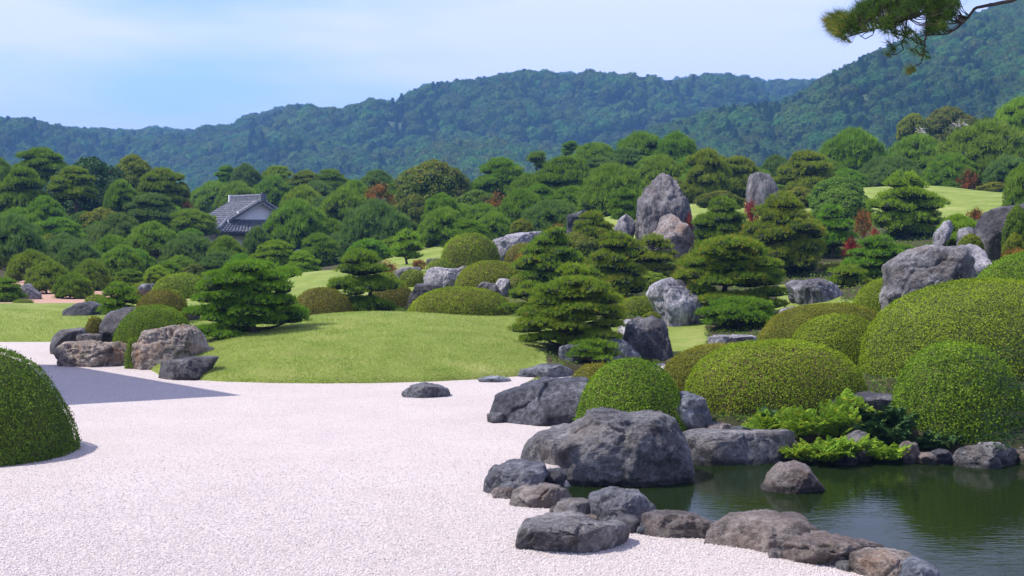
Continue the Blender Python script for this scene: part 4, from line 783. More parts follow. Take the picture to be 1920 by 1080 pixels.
big_pine('flat topped light pine left of the huge round boulder', 1642, 58, 443, 548, 560, 44, 'pine', 5, 37, padf=.95)
big_pine('dark pine right of the tall olive pine with bushy sides', 1560, 46, 386, 470, 500, 54, 'pine', 5, 39)
big_pine('small round headed pine behind the dark tilted boulder', 228, 44, 532, 590, 600, 41, 'pine', 4, 41)
big_pine('little pads pine below the house with yellow green tiers', 763, 30, 432, 488, 495, 62, 'bright', 4, 43)
big_pine('drooping pine bush left of the wide drooping pine', 1280, 40, 560, 610, 640, 40, 'olive', 3, 45)
big_pine('dark low boughs spreading under the wide drooping pine', 1395, 84, 560, 645, 648, 35.5, 'pine', 4, 47)
big_pine('bushy dark pine behind the pale mottled boulder', 1300, 46, 478, 560, 580, 43.5, 'olive', 4, 51)
big_pine('olive layered pine beside the purple streaked block', 1590, 42, 500, 560, 570, 42, 'rust', 3, 53)
big_pine('low spreading pine behind the flat topped light pine', 1680, 50, 462, 520, 540, 50, 'pine', 3, 55)
big_pine('rusty pine low between the two olive pines', 1095, 46, 500, 580, 590, 41, 'rust', 4, 57)
big_pine('lowest bough pine trailing over the rocks below the big layered pine', 1110, 58, 640, 690, 695, 30.4, 'pine', 2, 49, padf=.9)
T = tree
# left wood (label, centre, half width, top, bottom, distance, kind, colour)
for a in [
 ('tall round pine topping the left wood', 73, 50, 279, 345, 106, 'niwaki', 'pine'),
 ('big dark pine at the left edge below the tallest one', 45, 58, 318, 412, 92, 'niwaki', 'pine'),
 ('pine crown cut by the left edge high in the wood', 0, 34, 302, 380, 109, 'soft', 'pine'),
 ('olive pine in front of the dark leaved tree', 136, 42, 314, 372, 93, 'niwaki', 'olive'),
 ('olive yellow pine at the right end of the left wood', 305, 48, 318, 392, 100, 'niwaki', 'olive'),
 ('small dark pine below the light leaved tree', 226, 34, 340, 395, 93, 'soft', 'pine'),
 ('bluish pine with flat pads low at the middle of the left wood', 288, 50, 365, 425, 88, 'niwaki', 'bluepine'),
 ('dark pine with a leaning trunk by the pink path', 22, 58, 408, 505, 70, 'soft', 'bluepine'),
 ('green pine below the dark leaved tree', 108, 50, 410, 468, 82, 'niwaki', 'pine'),
 ('large bluish soft pine left of the house', 222, 58, 404, 478, 80, 'soft', 'bluepine'),
 ('pine showing a red trunk below the house', 286, 52, 420, 484, 78, 'soft', 'softpine'),
 ('loose soft pine directly left of the house roof', 355, 48, 394, 440, 88, 'soft', 'softpine'),
 ('bluish green pine below the left eave of the house', 354, 50, 441, 504, 75, 'soft', 'bluepine'),
 ('soft bluish pine low behind the pink path', 147, 48, 454, 522, 72, 'soft', 'bluepine'),
 ('middle sized pine behind the round shrub by the path', 228, 42, 463, 520, 70, 'soft', 'softpine'),
 ('bright bushy young pine left of the pink path', 92, 40, 492, 548, 63, 'soft', 'softpine'),
 ('hanging young pine over the left lawn edge', 137, 34, 514, 572, 58.5, 'soft', 'pine'),
 ('olive pine under the right end of the house', 425, 38, 448, 508, 73, 'soft', 'pine'),
 ('blue green pine against the house eave', 482, 30, 428, 488, 79, 'soft', 'bluepine'),
 ('large round pine hiding the right end of the house', 556, 58, 378, 474, 83, 'soft', 'softpine'),
 ('yellow green cloud pruned pine below the house', 516, 38, 452, 502, 67, 'niwaki', 'bright'),
 ('smaller yellow green pine right of the cloud pruned one', 571, 32, 472, 516, 65, 'niwaki', 'bright'),
 ('pine behind the house to the left of its ridge', 400, 50, 344, 404, 127, 'soft', 'softpine'),
 ('small flat pine highest behind the house', 424, 26, 312, 356, 132, 'niwaki', 'pine'),
 ('bluish rounded tree behind the house', 460, 27, 310, 362, 130, 'soft', 'bluepine'),
 ('yellow crowned pine above the house ridge', 513, 37, 313, 360, 131, 'niwaki', 'bright'),
 ('dark pine right behind the house ridge', 512, 44, 333, 396, 122, 'soft', 'pine'),
 ('olive round pine beside the house gable', 568, 46, 351, 420, 95, 'soft', 'olive'),
 ('small olive pine on the skyline right of the yellow crown', 573, 30, 321, 362, 121, 'niwaki', 'olive'),
 ('pine on the skyline at the gap toward the mountains', 626, 34, 319, 366, 119, 'niwaki', 'pine'),
 ('pale bluish pine in the skyline gap', 592, 36, 342, 384, 112, 'soft', 'bluepine'),
 ('green pine left of the big bluish pine', 648, 58, 356, 440, 88, 'soft', 'softpine'),
 ('big bluish soft pine in the centre of the wood', 703, 66, 382, 488, 77, 'soft', 'bluepine'),
 ('bluish tree on the skyline left of the orange crowned tree', 708, 32, 321, 362, 111, 'soft', 'bluepine'),
 ('tall tiered pine right of the orange crowned tree', 937, 54, 299, 372, 100, 'niwaki', 'pine'),
 ('soft light green pine below the orange crowned tree', 832, 54, 392, 474, 73, 'soft', 'softpine'),
 ('upright soft pine between the two orange trees', 828, 33, 365, 412, 81, 'soft', 'pine'),
 ('green pine right of the orange shrub', 978, 44, 359, 432, 78, 'soft', 'pine'),
 ('blue green bushy pine left of the dark small stone', 1036, 60, 379, 440, 71, 'soft', 'bluepine'),
 ('flat topped pine on the skyline left of centre right', 1010, 36, 284, 322, 118, 'flat', 'pine'),
 ('tiny flat pine on the skyline with one pad', 1072, 24, 266, 296, 121, 'flat', 'pine'),
 ('broad tiered pine prominent on the middle skyline', 1048, 62, 297, 384, 92, 'niwaki', 'pine'),
 ('soft pine left of the tallest skyline pines', 1116, 48, 271, 326, 112, 'soft', 'softpine'),
 ('tallest skyline pine left of the standing stones', 1200, 55, 250, 322, 110, 'soft', 'pine'),
 ('dark tall skyline pine with a ragged right side', 1268, 42, 251, 320, 108, 'soft', 'pine'),
 ('grey green flat pine in front of the tallest skyline pine', 1133, 36, 298, 338, 98, 'niwaki', 'bluepine'),
 ('big bright soft pine left of the tallest standing stone', 1150, 62, 313, 410, 81, 'soft', 'softpine'),
 ('soft pine directly behind the tallest standing stone', 1240, 54, 295, 372, 90, 'soft', 'softpine'),
 ('small dark round pine left of the tallest standing stone', 1172, 31, 354, 412, 69, 'niwaki', 'pine'),
 ('pine below the broad tiered one', 1072, 42, 352, 404, 84, 'soft', 'pine'),
 ('small low pine beside the highest clipped dome', 880, 32, 414, 448, 66, 'niwaki', 'pine'),
 ('olive red low pine before the dark small stone', 1112, 42, 398, 456, 57.5, 'niwaki', 'rust'),
 ('olive round pine behind the gap between standing stones', 1322, 48, 283, 388, 83, 'niwaki', 'olive'),
 ('olive pine left behind the rounded standing stone', 1392, 48, 297, 376, 88, 'niwaki', 'olive'),
 ('bluish pine peeking right of the rounded standing stone', 1456, 30, 294, 346, 99, 'soft', 'bluepine'),
 ('bright olive domed pine right of the rounded standing stone', 1510, 57, 286, 372, 85, 'niwaki', 'olive'),
 ('large soft pine rising left of the far right lawn', 1600, 72, 248, 358, 101, 'soft', 'pine'),
 ('wide light soft pine in the middle above the far right lawn', 1722, 76, 259, 352, 97, 'soft', 'softpine'),
 ('widest light green pine at the right above the lawn', 1850, 92, 234, 350, 92, 'soft', 'softpine'),
 ('rounded bright crown at the right edge on the skyline', 1916, 48, 186, 256, 104, 'soft', 'bright'),
 ('soft pine cut by the right edge beside the lawn', 1922, 40, 312, 398, 62, 'soft', 'softpine'),
 ('bluish lower boughs pine left of the far right lawn', 1650, 52, 300, 372, 95, 'soft', 'bluepine'),
 ('green pine bush right of the leaning pointed stone', 1798, 42, 405, 462, 42, 'soft', 'bright'),
 ('rough young pine at the far left path edge', 8, 34, 522, 578, 56, 'niwaki', 'pine'),
 ('round pine shrub at the end of the pink path', 244, 30, 506, 540, 61, 'niwaki', 'pine'),
 ('fluffy light young pine behind the lime domes', 294, 27, 500, 534, 63, 'soft', 'bright'),
 ('dark pine filling the wood behind the red trunk pine', 300, 60, 385, 450, 96, 'soft', 'pine'),
 ('soft pine deep in the wood under the bluish flat pads', 190, 50, 420, 480, 88, 'soft', 'pine'),
 ('shaded pine deep in the wood at the left edge', 60, 60, 375, 470, 96, 'soft', 'pine'),
 ('pine deep in the wood left of the big bluish pine', 620, 50, 415, 490, 84, 'soft', 'pine'),
 ('pine standing low behind the second lawn mound', 640, 52, 440, 505, 78, 'soft', 'bluepine'),
 ('dark pine below the tall tiered pine', 905, 50, 385, 450, 82, 'soft', 'softpine'),
 ('pine between the tall tiered and the broad tiered pines', 992, 44, 330, 400, 95, 'soft', 'pine'),
 ('pine filling the slope below the olive round pine', 1290, 46, 330, 392, 88, 'soft', 'softpine'),
 ('soft dark pine far behind the bright olive domed pine', 1545, 46, 300, 362, 98, 'soft', 'pine')]:
    T(*a)
T('pine behind the left edge of the wood below the skyline', 20, 50, 345, 430, 99, 'niwaki', 'pine')
fr = np.random.default_rng(3)
WHERE = ['low at the left edge under the big dark pine', 'under the flat olive pine near the left edge', 'below the dark glossy tree', 'behind the bluish flat padded pine', 'left of the red trunk pine', 'left below the orange tree by the house', 'touching the left corner of the house roof', 'under the eave of the house', 'on the skyline over the house ridge', 'right of the round pine hiding the house', 'below the skyline gap', 'right of the big bluish soft pine', 'under the bluish skyline tree', 'below the orange tipped tree', 'below the tall tiered pine', 'left of the broad tiered pine', 'between broad tiered pine and big bright pine', 'under the tallest skyline pine', 'behind the tallest standing stone', 'left of the olive round pine', 'behind the rounded standing stone', 'between the two olive domed pines', 'beside the large soft pine on the right', 'behind the mounded slope shrubs', 'at the left end of the far lawn', 'above the bright tall lawn pine', 'over the middle of the far lawn', 'at the right end of the far lawn', 'above the bushy young pine by the path', 'over the end of the pink path', 'behind the round pine shrub', 'under the red trunk pine', 'left of the bushy young pine by the path', 'between red trunk pine and lower house pines', 'right of the cloud pruned pine', 'left behind the little tiered pine', 'behind the little tiered pine', 'just above the hanging young pine', 'behind the largest lime dome', 'behind the top of the dense lawn tip pine']
for WH, (px_, D_, top_, hw_) in zip(WHERE, [(30, 84, 395, 44), (85, 88, 380, 46), (140, 90, 400, 42), (190, 86, 425, 44), (250, 84, 430, 42), (320, 90, 392, 44), (362, 82, 432, 36), (412, 84, 446, 34), (450, 120, 345, 40), (600, 92, 372, 44), (660, 96, 345, 42), (745, 84, 400, 40), (765, 100, 335, 44), (860, 84, 385, 42), (930, 76, 398, 40), (1010, 84, 352, 44), (1090, 96, 318, 46), (1165, 104, 285, 46), (1225, 98, 292, 46), (1300, 96, 300, 44), (1365, 94, 318, 44), (1425, 98, 315, 40), (1530, 96, 318, 42), (1440, 90, 335, 44), (1590, 92, 322, 40), (1690, 92, 300, 48), (1780, 90, 296, 50), (1890, 88, 290, 48), (120, 76, 440, 40), (205, 74, 448, 42), (255, 72, 470, 38), (330, 70, 475, 40), (60, 68, 470, 40), (395, 70, 470, 38), (600, 74, 440, 42), (680, 70, 450, 44), (740, 72, 440, 36), (175, 66, 490, 34), (310, 66, 492, 32), (450, 68, 480, 34)]):
    sf = fr.uniform() < .7; mt = ['pine', 'softpine', 'bluepine', 'pine'][int(fr.integers(0, 4))]
    T({'pine': 'green', 'softpine': 'light green', 'bluepine': 'bluish'}[mt]+(' soft' if sf else ' layered')+' pine '+WH, px_+fr.normal(0, 5), hw_, top_+fr.normal(0, 4), top_+58, D_, 'soft' if sf else 'niwaki', mt)
O = 'other trees and shrubs of the garden'
for a in [
 ('large dark glossy leaved tree in the left wood', 168, 82, 303, 415, 98, 'broad', 'camellia', 'tree', 'broadleaf_tree'),
 ('dark leaved tree lower right part of the left wood', 205, 60, 345, 425, 97, 'broad', 'camellia', 'tree', 'broadleaf_tree'),
 ('light green loose leaved tree on the left skyline', 250, 38, 293, 352, 106, 'broad', 'yellow', 'tree', 'broadleaf_tree'),
 ('yellow green shrub low in the left wood', 192, 50, 392, 440, 90, 'broad', 'yellow', 'shrub', 'leafy_shrub'),
 ('yellow patch shrub at the foot of the left wood', 92, 24, 440, 470, 80, 'broad', 'yellow', 'shrub', 'leafy_shrub'),
 ('small orange tree left of the house roof', 352, 13, 376, 398, 99, 'spray', 'orange', 'tree', 'broadleaf_tree'),
 ('orange leaved tree edge at the right of the left wood', 340, 15, 342, 370, 101, 'broad', 'orangetip', 'tree', 'broadleaf_tree'),
 ('big domed tree with orange tipped leaves in the middle wood', 812, 74, 305, 382, 93, 'broad', 'orangetip', 'tree', 'broadleaf_tree'),
 ('russet shrub left of the orange tipped tree', 710, 36, 343, 392, 91, 'spray', 'orange', 'shrub', 'leafy_shrub'),
 ('rust brown undergrowth below the orange tipped tree', 776, 44, 368, 440, 86, 'broad', 'orangetip', 'shrub', 'leafy_shrub'),
 ('yellow green leafy tree right of the orange tipped one', 895, 42, 358, 400, 89, 'broad', 'broad', 'tree', 'broadleaf_tree'),
 ('orange red bush glowing in the middle wood', 928, 34, 360, 398, 85, 'spray', 'orange', 'shrub', 'leafy_shrub'),
 ('yellowish shrub at the foot of the blue green bushy pine', 978, 24, 412, 440, 66, 'broad', 'yellow', 'shrub', 'leafy_shrub'),
 ('green leafy tree between standing stones on the lawn edge', 1262, 40, 335, 378, 82, 'broad', 'yellow', 'tree', 'broadleaf_tree'),
 ('flat brownish spreading shrub behind the rounded dark pine', 1350, 42, 359, 388, 71, 'broad', 'orangetip', 'shrub', 'leafy_shrub'),
 ('olive green mounded shrub on the slope left of the far lawn', 1570, 50, 334, 382, 73, 'broad', 'broad', 'shrub', 'leafy_shrub'),
 ('second mounded shrub lower on the slope left of the far lawn', 1576, 60, 356, 408, 68, 'broad', 'broad', 'shrub', 'leafy_shrub'),
 ('yellow green shrub right of the rounded standing stone', 1500, 40, 352, 386, 76, 'broad', 'yellow', 'shrub', 'leafy_shrub'),
 ('row shrub with yellow green leaves on the far lawn edge', 1868, 34, 342, 366, 86, 'broad', 'yellow', 'shrub', 'leafy_shrub'),
 ('orange leafed shrub below the widest light pine', 1812, 24, 316, 358, 88, 'spray', 'orange', 'shrub', 'leafy_shrub'),
 ('grey green hedge shrub behind the far right lawn', 1790, 30, 338, 360, 89, 'broad', 'broad', 'shrub', 'leafy_shrub'),
 ('brown crowned old tree on the hill foot with bare branches', 1780, 62, 204, 268, 138, 'broad', 'orangetip', 'tree', 'broadleaf_tree'),
 ('olive yellow tree left of the bare branched old tree', 1712, 30, 215, 262, 136, 'broad', 'olive', 'tree', 'broadleaf_tree'),
 ('brownish tree right of the bare branched old tree', 1850, 30, 222, 270, 137, 'broad', 'camellia', 'tree', 'broadleaf_tree'),
 ('dark green shrub at the right edge beside the tall dark stone', 1908, 26, 390, 465, 35.5, 'broad', 'broad', 'shrub', 'leafy_shrub'),
 ('yellowing shrub at the foot of the tall dark stone', 1902, 22, 440, 486, 34.5, 'broad', 'yellow', 'shrub', 'leafy_shrub'),
 ('orange low shrub above the round right edge mound', 1906, 26, 464, 488, 33, 'spray', 'orange', 'shrub', 'leafy_shrub'),
 ('orange tufts left of the tall dark stone', 1828, 20, 388, 412, 49, 'spray', 'orange', 'shrub', 'leafy_shrub'),
 ('leafy bush before the small square stone', 1820, 22, 440, 470, 36.5, 'broad', 'yellow', 'shrub', 'leafy_shrub'),
 ('bright red shrub right of the tallest standing stone', 1291, 12, 396, 440, 57, 'spray', 'red', 'shrub', 'red_shrub'),
 ('bright red shrub under the rounded standing stone', 1408, 15, 374, 432, 58, 'spray', 'red', 'shrub', 'red_shrub'),
 ('vermilion shrub left of the flat topped light pine', 1598, 22, 445, 480, 47, 'spray', 'red', 'shrub', 'red_shrub'),
 ('russet tall shrub below the mounded shrubs on the slope', 1616, 20, 392, 446, 58, 'spray', 'orange', 'shrub', 'red_shrub'),
 ('red sprig shrub beside the bright tall pine', 1640, 12, 425, 452, 55, 'spray', 'red', 'shrub', 'red_shrub'),
 ('red tinged shrub left of the dark small standing stone', 1045, 14, 418, 442, 58, 'spray', 'orange', 'shrub', 'red_shrub'),
 ('reddish low azalea row at the foot of the sloping lawn', 722, 30, 488, 518, 55, 'spray', 'orange', 'shrub', 'red_shrub'),
 ('reddish sprays beside the small dome on the sloping lawn', 788, 18, 486, 508, 56.5, 'spray', 'orange', 'shrub', 'red_shrub'),
 ('red brown leaves at the side of the reddish dome', 980, 20, 470, 505, 55, 'spray', 'orange', 'shrub', 'red_shrub'),
 ('tiny olive brown shrub behind the largest lime dome', 363, 22, 496, 518, 65, 'broad', 'orangetip', 'shrub', 'leafy_shrub'),
 ('yellow leaf plant below the pale mottled boulder', 1222, 18, 585, 603, 36.5, 'broad', 'yellow', 'shrub', 'leafy_shrub'),
 ('low leafy shrub under the olive rusty pine', 1215, 40, 510, 560, 46, 'broad', 'olive', 'shrub', 'leafy_shrub'),
 ('olive low shrub between the standing stone and the long rock', 1080, 60, 440, 500, 54, 'broad', 'orangetip', 'shrub', 'leafy_shrub')]:
    T(*a[:8], cat=a[8], group=O, name=a[9])
# bleached bare boughs of the old tree
def bare(px, py, D, s, sd):
    r = np.random.default_rng(sd); g = Geo()
    def br(p, d, L, w, k):
        pts = [p]; q = p.copy()
        for i in range(5): d = unit(d+.3*r.normal(size=3)); q = q+d*L/5; pts.append(q.copy())
        tube(g, pts, np.linspace(w, w*.5, 6), 0, 5)
        if k > 0:
            for j in range(3): br(pts[2+j], unit(d+.8*r.normal(size=3)), L*.65, w*.55, k-1)
    br(np.zeros(3), np.array([.1, 0, 1.]), s, s*.05, 2); return g
for k, (px, py, lab) in enumerate([(1795, 262, 'bleached bare tree in the brown crowns on the hill foot'), (1822, 258, 'right hand bare tree with white branches on the hill foot'), (1738, 264, 'left small bare tree with pale twigs on the hill foot')]):
    q = P(px, py, 131); z = H1(q[0], q[1]); o = link('dead_tree', bare(px, py, 131, 1.5, k).mesh('dead_tree', [BARK_PALE], True), None, q); tag(o, lab, 'dead tree', 'bare trees')
    g = Geo(); tube(g, [(0, 0, z-q[2]), (0, 0, .1)], [.16, .1], 0, 6); link('trunk', g.mesh('dead_trunk', [BARK_PALE], True), o)

# ------------------------------------------------------------------ house
TILE = plain('roof_tiles', (.125, .13, .15), .5, 6, .85, .3, 20, .5); RIDGE = plain('ridge_tiles', (.13, .135, .155), .55, 4, .4); PLAST = plain('white_plaster', (.78, .78, .8), .8, 3, .05); WOOD = plain('dark_timber', (.03, .026, .025), .8, 5, .3); TRIM = plain('white_mortar', (.8, .8, .8), .8, 5, .05)
HD = 108.
pk = P(487, 377, HD); hz0 = H1(pk[0], pk[1]); house = link('house', None, None, (pk[0], pk[1], hz0)); house.rotation_euler = (0, 0, math.radians(36)); tag(house, 'traditional house with grey tiled hip and gable roof among the pines', 'house')
zr = pk[2]-hz0          # ridge height above ground
LEN, HWG, RISE = 5.0, 2.75, 1.5; EAV = 4.3; DROP2 = 2.35
def slab(g, quad, th, mat=0):
    q = np.array(quad, float); n = unit(np.cross(q[1]-q[0], q[2]-q[0])[None])[0]; n = n if n[2] > 0 else -n; V = np.r_[q, q-n*th]; g.add(V, [[0, 1, 2, 3], [7, 6, 5, 4], [0, 4, 5, 1], [1, 5, 6, 2], [2, 6, 7, 3], [3, 7, 4, 0]], mat)
def tiled(name, a, b, c, d, n, rows=10):
    """roof plane a-b along the ridge, d-c along the eave; round cover tiles run down the slope in stepped courses"""
    a, b, c, d = map(lambda q: np.array(q, float), (a, b, c, d)); g = Geo(); slab(g, [a, b, c, d], .14); up = unit(np.cross(b-a, d-a)[None])[0]; up = up if up[2] > 0 else -up
    o = link(name, g.mesh(name, [TILE]), house); g2 = Geo()
    for i in range(n+1):
        u = i/n; p = a+(b-a)*u; q = d+(c-d)*u
        for k in range(rows):
            s, e = k/rows, (k+1)/rows; tube(g2, [p+(q-p)*s+up*.015, p+(q-p)*e+up*.045], [.062, .07], 0, 6)
    t = link('tile_courses', g2.mesh('tile_courses', [TILE], True), o); t['kind'] = 'stuff'; return o
for sx in (-1, 1):
    fr, bk = -.45, LEN
    A = (0, fr, zr); B = (0, bk, zr); m1 = (sx*HWG, fr, zr-RISE); m2 = (sx*HWG, bk, zr-RISE)
    tiled('roof_slope', (sx*.1, fr, zr), (sx*.1, bk, zr), (sx*HWG, bk, zr-RISE), (sx*HWG, fr, zr-RISE), 20, 9)
    tiled('lower_roof', (sx*HWG, 0.25, zr-RISE-.03), (sx*HWG, bk, zr-RISE-.03), (sx*EAV, bk+1, zr-DROP2), (sx*EAV, -1.45, zr-DROP2), 20, 6)
tiled('front_skirt_roof', (-HWG+.2, .2, zr-RISE+.06), (HWG-.2, .2, zr-RISE+.06), (EAV, -1.45, zr-DROP2), (-EAV, -1.45, zr-DROP2), 30, 6)
g = Geo(); V = np.array([[-HWG, .12, zr-RISE], [HWG, .12, zr-RISE], [0, .12, zr-.08], [-HWG, .3, zr-RISE], [HWG, .3, zr-RISE], [0, .3, zr-.08]]); g.add(V, [[0, 1, 2], [5, 4, 3]]); g.add(V, [[0, 3, 4, 1]]); link('gable_wall', g.mesh('gable_wall', [PLAST]), house)
for sx in (-1, 1):
    g = Geo(); a = np.array([0, -.40, zr-.17]); b = np.array([sx*(HWG+.05), -.40, zr-RISE-.19]); dv = np.array([0, 0, .22]); dy = np.array([0, .1, 0]); V = np.array([a, b, b+dv, a+dv, a+dy, b+dy, b+dv+dy, a+dv+dy]); g.add(V, [[0, 1, 2, 3], [7, 6, 5, 4], [0, 4, 5, 1], [3, 2, 6, 7], [1, 5, 6, 2], [0, 3, 7, 4]]); link('bargeboard', g.mesh('bargeboard', [TRIM]), house)
    g = Geo(); tube(g, [(sx*.1, -.32, zr+.08), (sx*HWG*.7, -.32, zr-RISE*.7+.1)], .12, 0, 8); tube(g, [(sx*.3, -.1, zr+.02), (sx*HWG*.75, -.1, zr-RISE*.75+.1)], .1, 0, 8); o = link('descending_ridge', g.mesh('descending_ridge', [RIDGE], True), house)
    g = Geo(); tube(g, [(sx*(HWG*.70), -.32, zr-RISE*.70+.1), (sx*(HWG*.72), -.32, zr-RISE*.72+.1)], .15, 0, 10); link('ridge_end_tile', g.mesh('ridge_end_tile', [TRIM], True), o)
    g = Geo(); tube(g, [(sx*(HWG-.1), .1, zr-RISE+.1), (sx*(EAV-.6), -1.0, zr-DROP2+.35), (sx*(EAV+.05), -1.5, zr-DROP2+.16)], [.15, .15, .17], 0, 8); link('hip_ridge', g.mesh('hip_ridge', [RIDGE], True), house)
g = Geo()
for k in range(3): box(g, (0, (LEN-.5)/2, zr+.08+.12*k), (.36-.07*k, LEN+.5-.1*k, .1))
tube(g, [(0, -.55, zr+.44), (0, LEN, zr+.44)], .1, 0, 8); rg_ = link('main_ridge', g.mesh('main_ridge', [RIDGE]), house)
g = Geo(); box(g, (0, -.62, zr+.25), (.46, .12, .6)); tube(g, [(0, -.7, zr+.5), (0, -.58, zr+.5)], .18, 0, 10); link('ridge_ornament', g.mesh('ridge_ornament', [RIDGE]), rg_)
g = Geo(); box(g, (0, LEN+.05, zr+.25), (.5, .14, .62)); link('ridge_end_tile', g.mesh('ridge_end_tile', [TRIM]), rg_)
g = Geo(); box(g, (0, 2.0, (zr-DROP2)/2-.05), (6.4, 5.2, zr-DROP2-.02)); link('wall', g.mesh('house_wall', [PLAST]), house)
g = Geo(); box(g, (0, -1.4, zr-DROP2-.22), (8.5, .12, .2)); box(g, (-4.22, 2.2, zr-DROP2-.22), (.12, 7.0, .2)); box(g, (4.22, 2.2, zr-DROP2-.22), (.12, 7.0, .2)); link('eave_board', g.mesh('eave_board', [WOOD]), house)

# museum wing out of the picture on the left: its roof corner throws the grey shadow on the gravel
tip = G(452, 741); e1 = G(122, 684); e0 = G(60, 760)
HE = 7.3; k = HE/math.tan(EL); off = np.array([TO_SUN.x, TO_SUN.y])/math.cos(EL)*k
A_, B_, C_ = tip+off, e1+off, G(-60, 775)+off
wing = link('museum_building', None, None, (A_[0]-4, A_[1], 0)); tag(wing, 'white walled museum wing with grey roof left of the gravel court', 'building')
o2 = np.array([A_[0]-4, A_[1]]); g = Geo(); poly = [A_-o2, B_-o2, B_-o2+np.array([-3.5, .4]), C_-o2+np.array([-2.2, -.8])]
n4 = len(poly); V = np.array([[*q, HE] for q in poly]+[[*q, HE-.25] for q in poly]); g.add(V, [[0, 1, 2, 3], [7, 6, 5, 4]]); g.add(V, [[i, i+4, (i+1) % 4+4, (i+1) % 4] for i in range(4)]); link('roof', g.mesh('wing_roof', [TILE]), wing)
cen = np.mean(poly, 0); V = np.array([[*(cen+(q-cen)*.72), 0] for q in poly]+[[*(cen+(q-cen)*.72), HE-.27] for q in poly]); g = Geo(); g.add(V, [[i, (i+1) % 4, (i+1) % 4+4, i+4] for i in range(4)]); link('wall', g.mesh('wing_wall', [PLAST]), wing)

# ------------------------------------------------------------------ ferns and water edge plants
def frond_mesh(name, L, mat, seed, n=13, wid=.3, droop=.5):
    r = np.random.default_rng(seed); g = Geo(); t = np.linspace(0, 1, n); x = L*t*(1-.2*t); z = L*(.75*t-droop*t*t*1.3)
    tube(g, np.c_[x, x*0, z], .004, 0, 4, .3); 
    for s in (-1, 1):
        p = np.c_[x, x*0, z][1:]; ln = wid*L*np.sin(np.pi*np.clip(t[1:]*.92+.06, 0, 1))**.7; d = unit(np.c_[np.full(n-1, .45), np.full(n-1, s*1.), np.full(n-1, -.15)]+.12*r.normal(size=(n-1, 3)))
        nn = unit(np.cross(d, np.array([[1., 0, .3]]))+.2*r.normal(size=(n-1, 3))); nn *= np.sign(nn[:, 2:3]+1e-6)
        leaves(g, p+d*ln[:, None]*.5, nn, ln, L*(1.15/n), 0, np.clip(.5+r.normal(0, .15, n-1), 0, 1), r, along=d)
    return g.mesh(name, [LEAF[mat]])
FR = {}
def plant(label, px, base, D, z0, count, L, mat, seed, name='fern', cat='fern', tilt=1., wid=.24, part='frond'):
    r = np.random.default_rng(seed); x, y = PD(px, D); e = link(name, None, None, (x, y, z0)); tag(e, label, cat, 'plants at the pond wall')
    for k in range(count):
        key = (mat, k % 3, round(wid, 2))
        if key not in FR: FR[key] = frond_mesh(part, 1.0, mat, k % 3+int(wid*100), 21 if wid < .35 else 8, wid, .22+.14*(k % 3))
        o = link(part, FR[key], e, (r.normal(0, .06), r.normal(0, .05), 0)); s = L*r.uniform(.65, 1.2); o.scale = (s, s, s); o.rotation_euler = (r.normal(0, .3), -r.uniform(.05, .85)*tilt, r.uniform(0, 6.28))
FS = 1.05
for k, (px, py, D, L, n, lab) in enumerate([(1440, 808, 20.6, .34, 22, 'leafy fern clump at the left end above the retaining stone'), (1500, 815, 20.2, .42, 34, 'light green fern clump hanging over the retaining stone'), (1545, 862, 19.4, .42, 36, 'bright fern clump low at the waterline'), (1570, 815, 20.3, .45, 34, 'tall fern clump in the middle of the bank'), (1600, 800, 20.8, .5, 30, 'yellowing fern clump before the smooth dark boulder'), (1500, 858, 19.45, .3, 24, 'small fern spilling onto the water left of the bright clump'), (1590, 850, 19.5, .36, 24, 'fern clump left of the pale stone at the waterline')]):
    z = CH-(py-HY)/F*D; plant(lab, px, py, D, z, int(n*2.4), L*FS, 'fern', k+1, tilt=.3 if py > 840 else 1.)
    
for k, (px, py, D, L, n, lab) in enumerate([(1650, 830, 20.2, .42, 46, 'dark glossy leaved plant rising beside the ferns'), (1640, 800, 20.5, .36, 34, 'upper stems of dark leaves left of the waterside dome'), (1665, 860, 19.5, .26, 26, 'low green plant at the waterline under the dark leaves'), (1460, 800, 20.9, .3, 24, 'dark leafed plant at the foot of the wide dome'), (1718, 838, 20.1, .26, 26, 'low leafy plant on the bank under the waterside dome'), (1762, 836, 20.1, .24, 26, 'small leafy plant above the dark wet bank stone')]):
    z = CH-(py-HY)/F*D; plant(lab, px, py, D, z, int(n*1.4), L*1.3, 'camellia' if k != 2 else 'fern', k+30, 'leafy_plant', 'plant', .5, .38, 'stem')
# maple sprays in front of the right hedge, shade put into their leaf colour
r = np.random.default_rng(77); me_ = link('maple_tree', None, None, (*PD(2010, 18.6), 0)); tag(me_, 'maple sprays darkened with painted shade hanging in front of the right hedge', 'maple tree')
base = np.array([*PD(2010, 18.6), 0.]); g = Geo(); gb = Geo(); tube(gb, [(0, 0, -.1), (.05, 0, .8), (-.05, .1, 1.6), (.1, 0, 2.4)], [.06, .05, .04, .02], 0, 7)
for k in range(34):
    c = P(r.uniform(1835, 1990), r.uniform(625, 850), 18.6+r.normal(0, .25))-base
    tube(gb, [(0, 0, max(c[2]-.2, .3)), c*np.array([.5, .5, 1])+np.array([0, 0, .06]), c], [.006, .004, .002], 0, 4)
    n = 34; p = c+r.normal(size=(n, 3))*np.array([.17, .12, .07]); lv = unit(np.array([0, -.3, 1.])+.4*r.normal(size=(n, 3)))
    for q in range(3):
        leaves(g, p, lv, r.uniform(.05, .075, n), .018, 0, np.clip(.5+r.normal(0, .2, n), 0, 1), r)
link('crown', g.mesh('maple_crown', [LEAF['maple']]), me_); link('trunk', gb.mesh('maple_trunk', [BARK], True), me_)

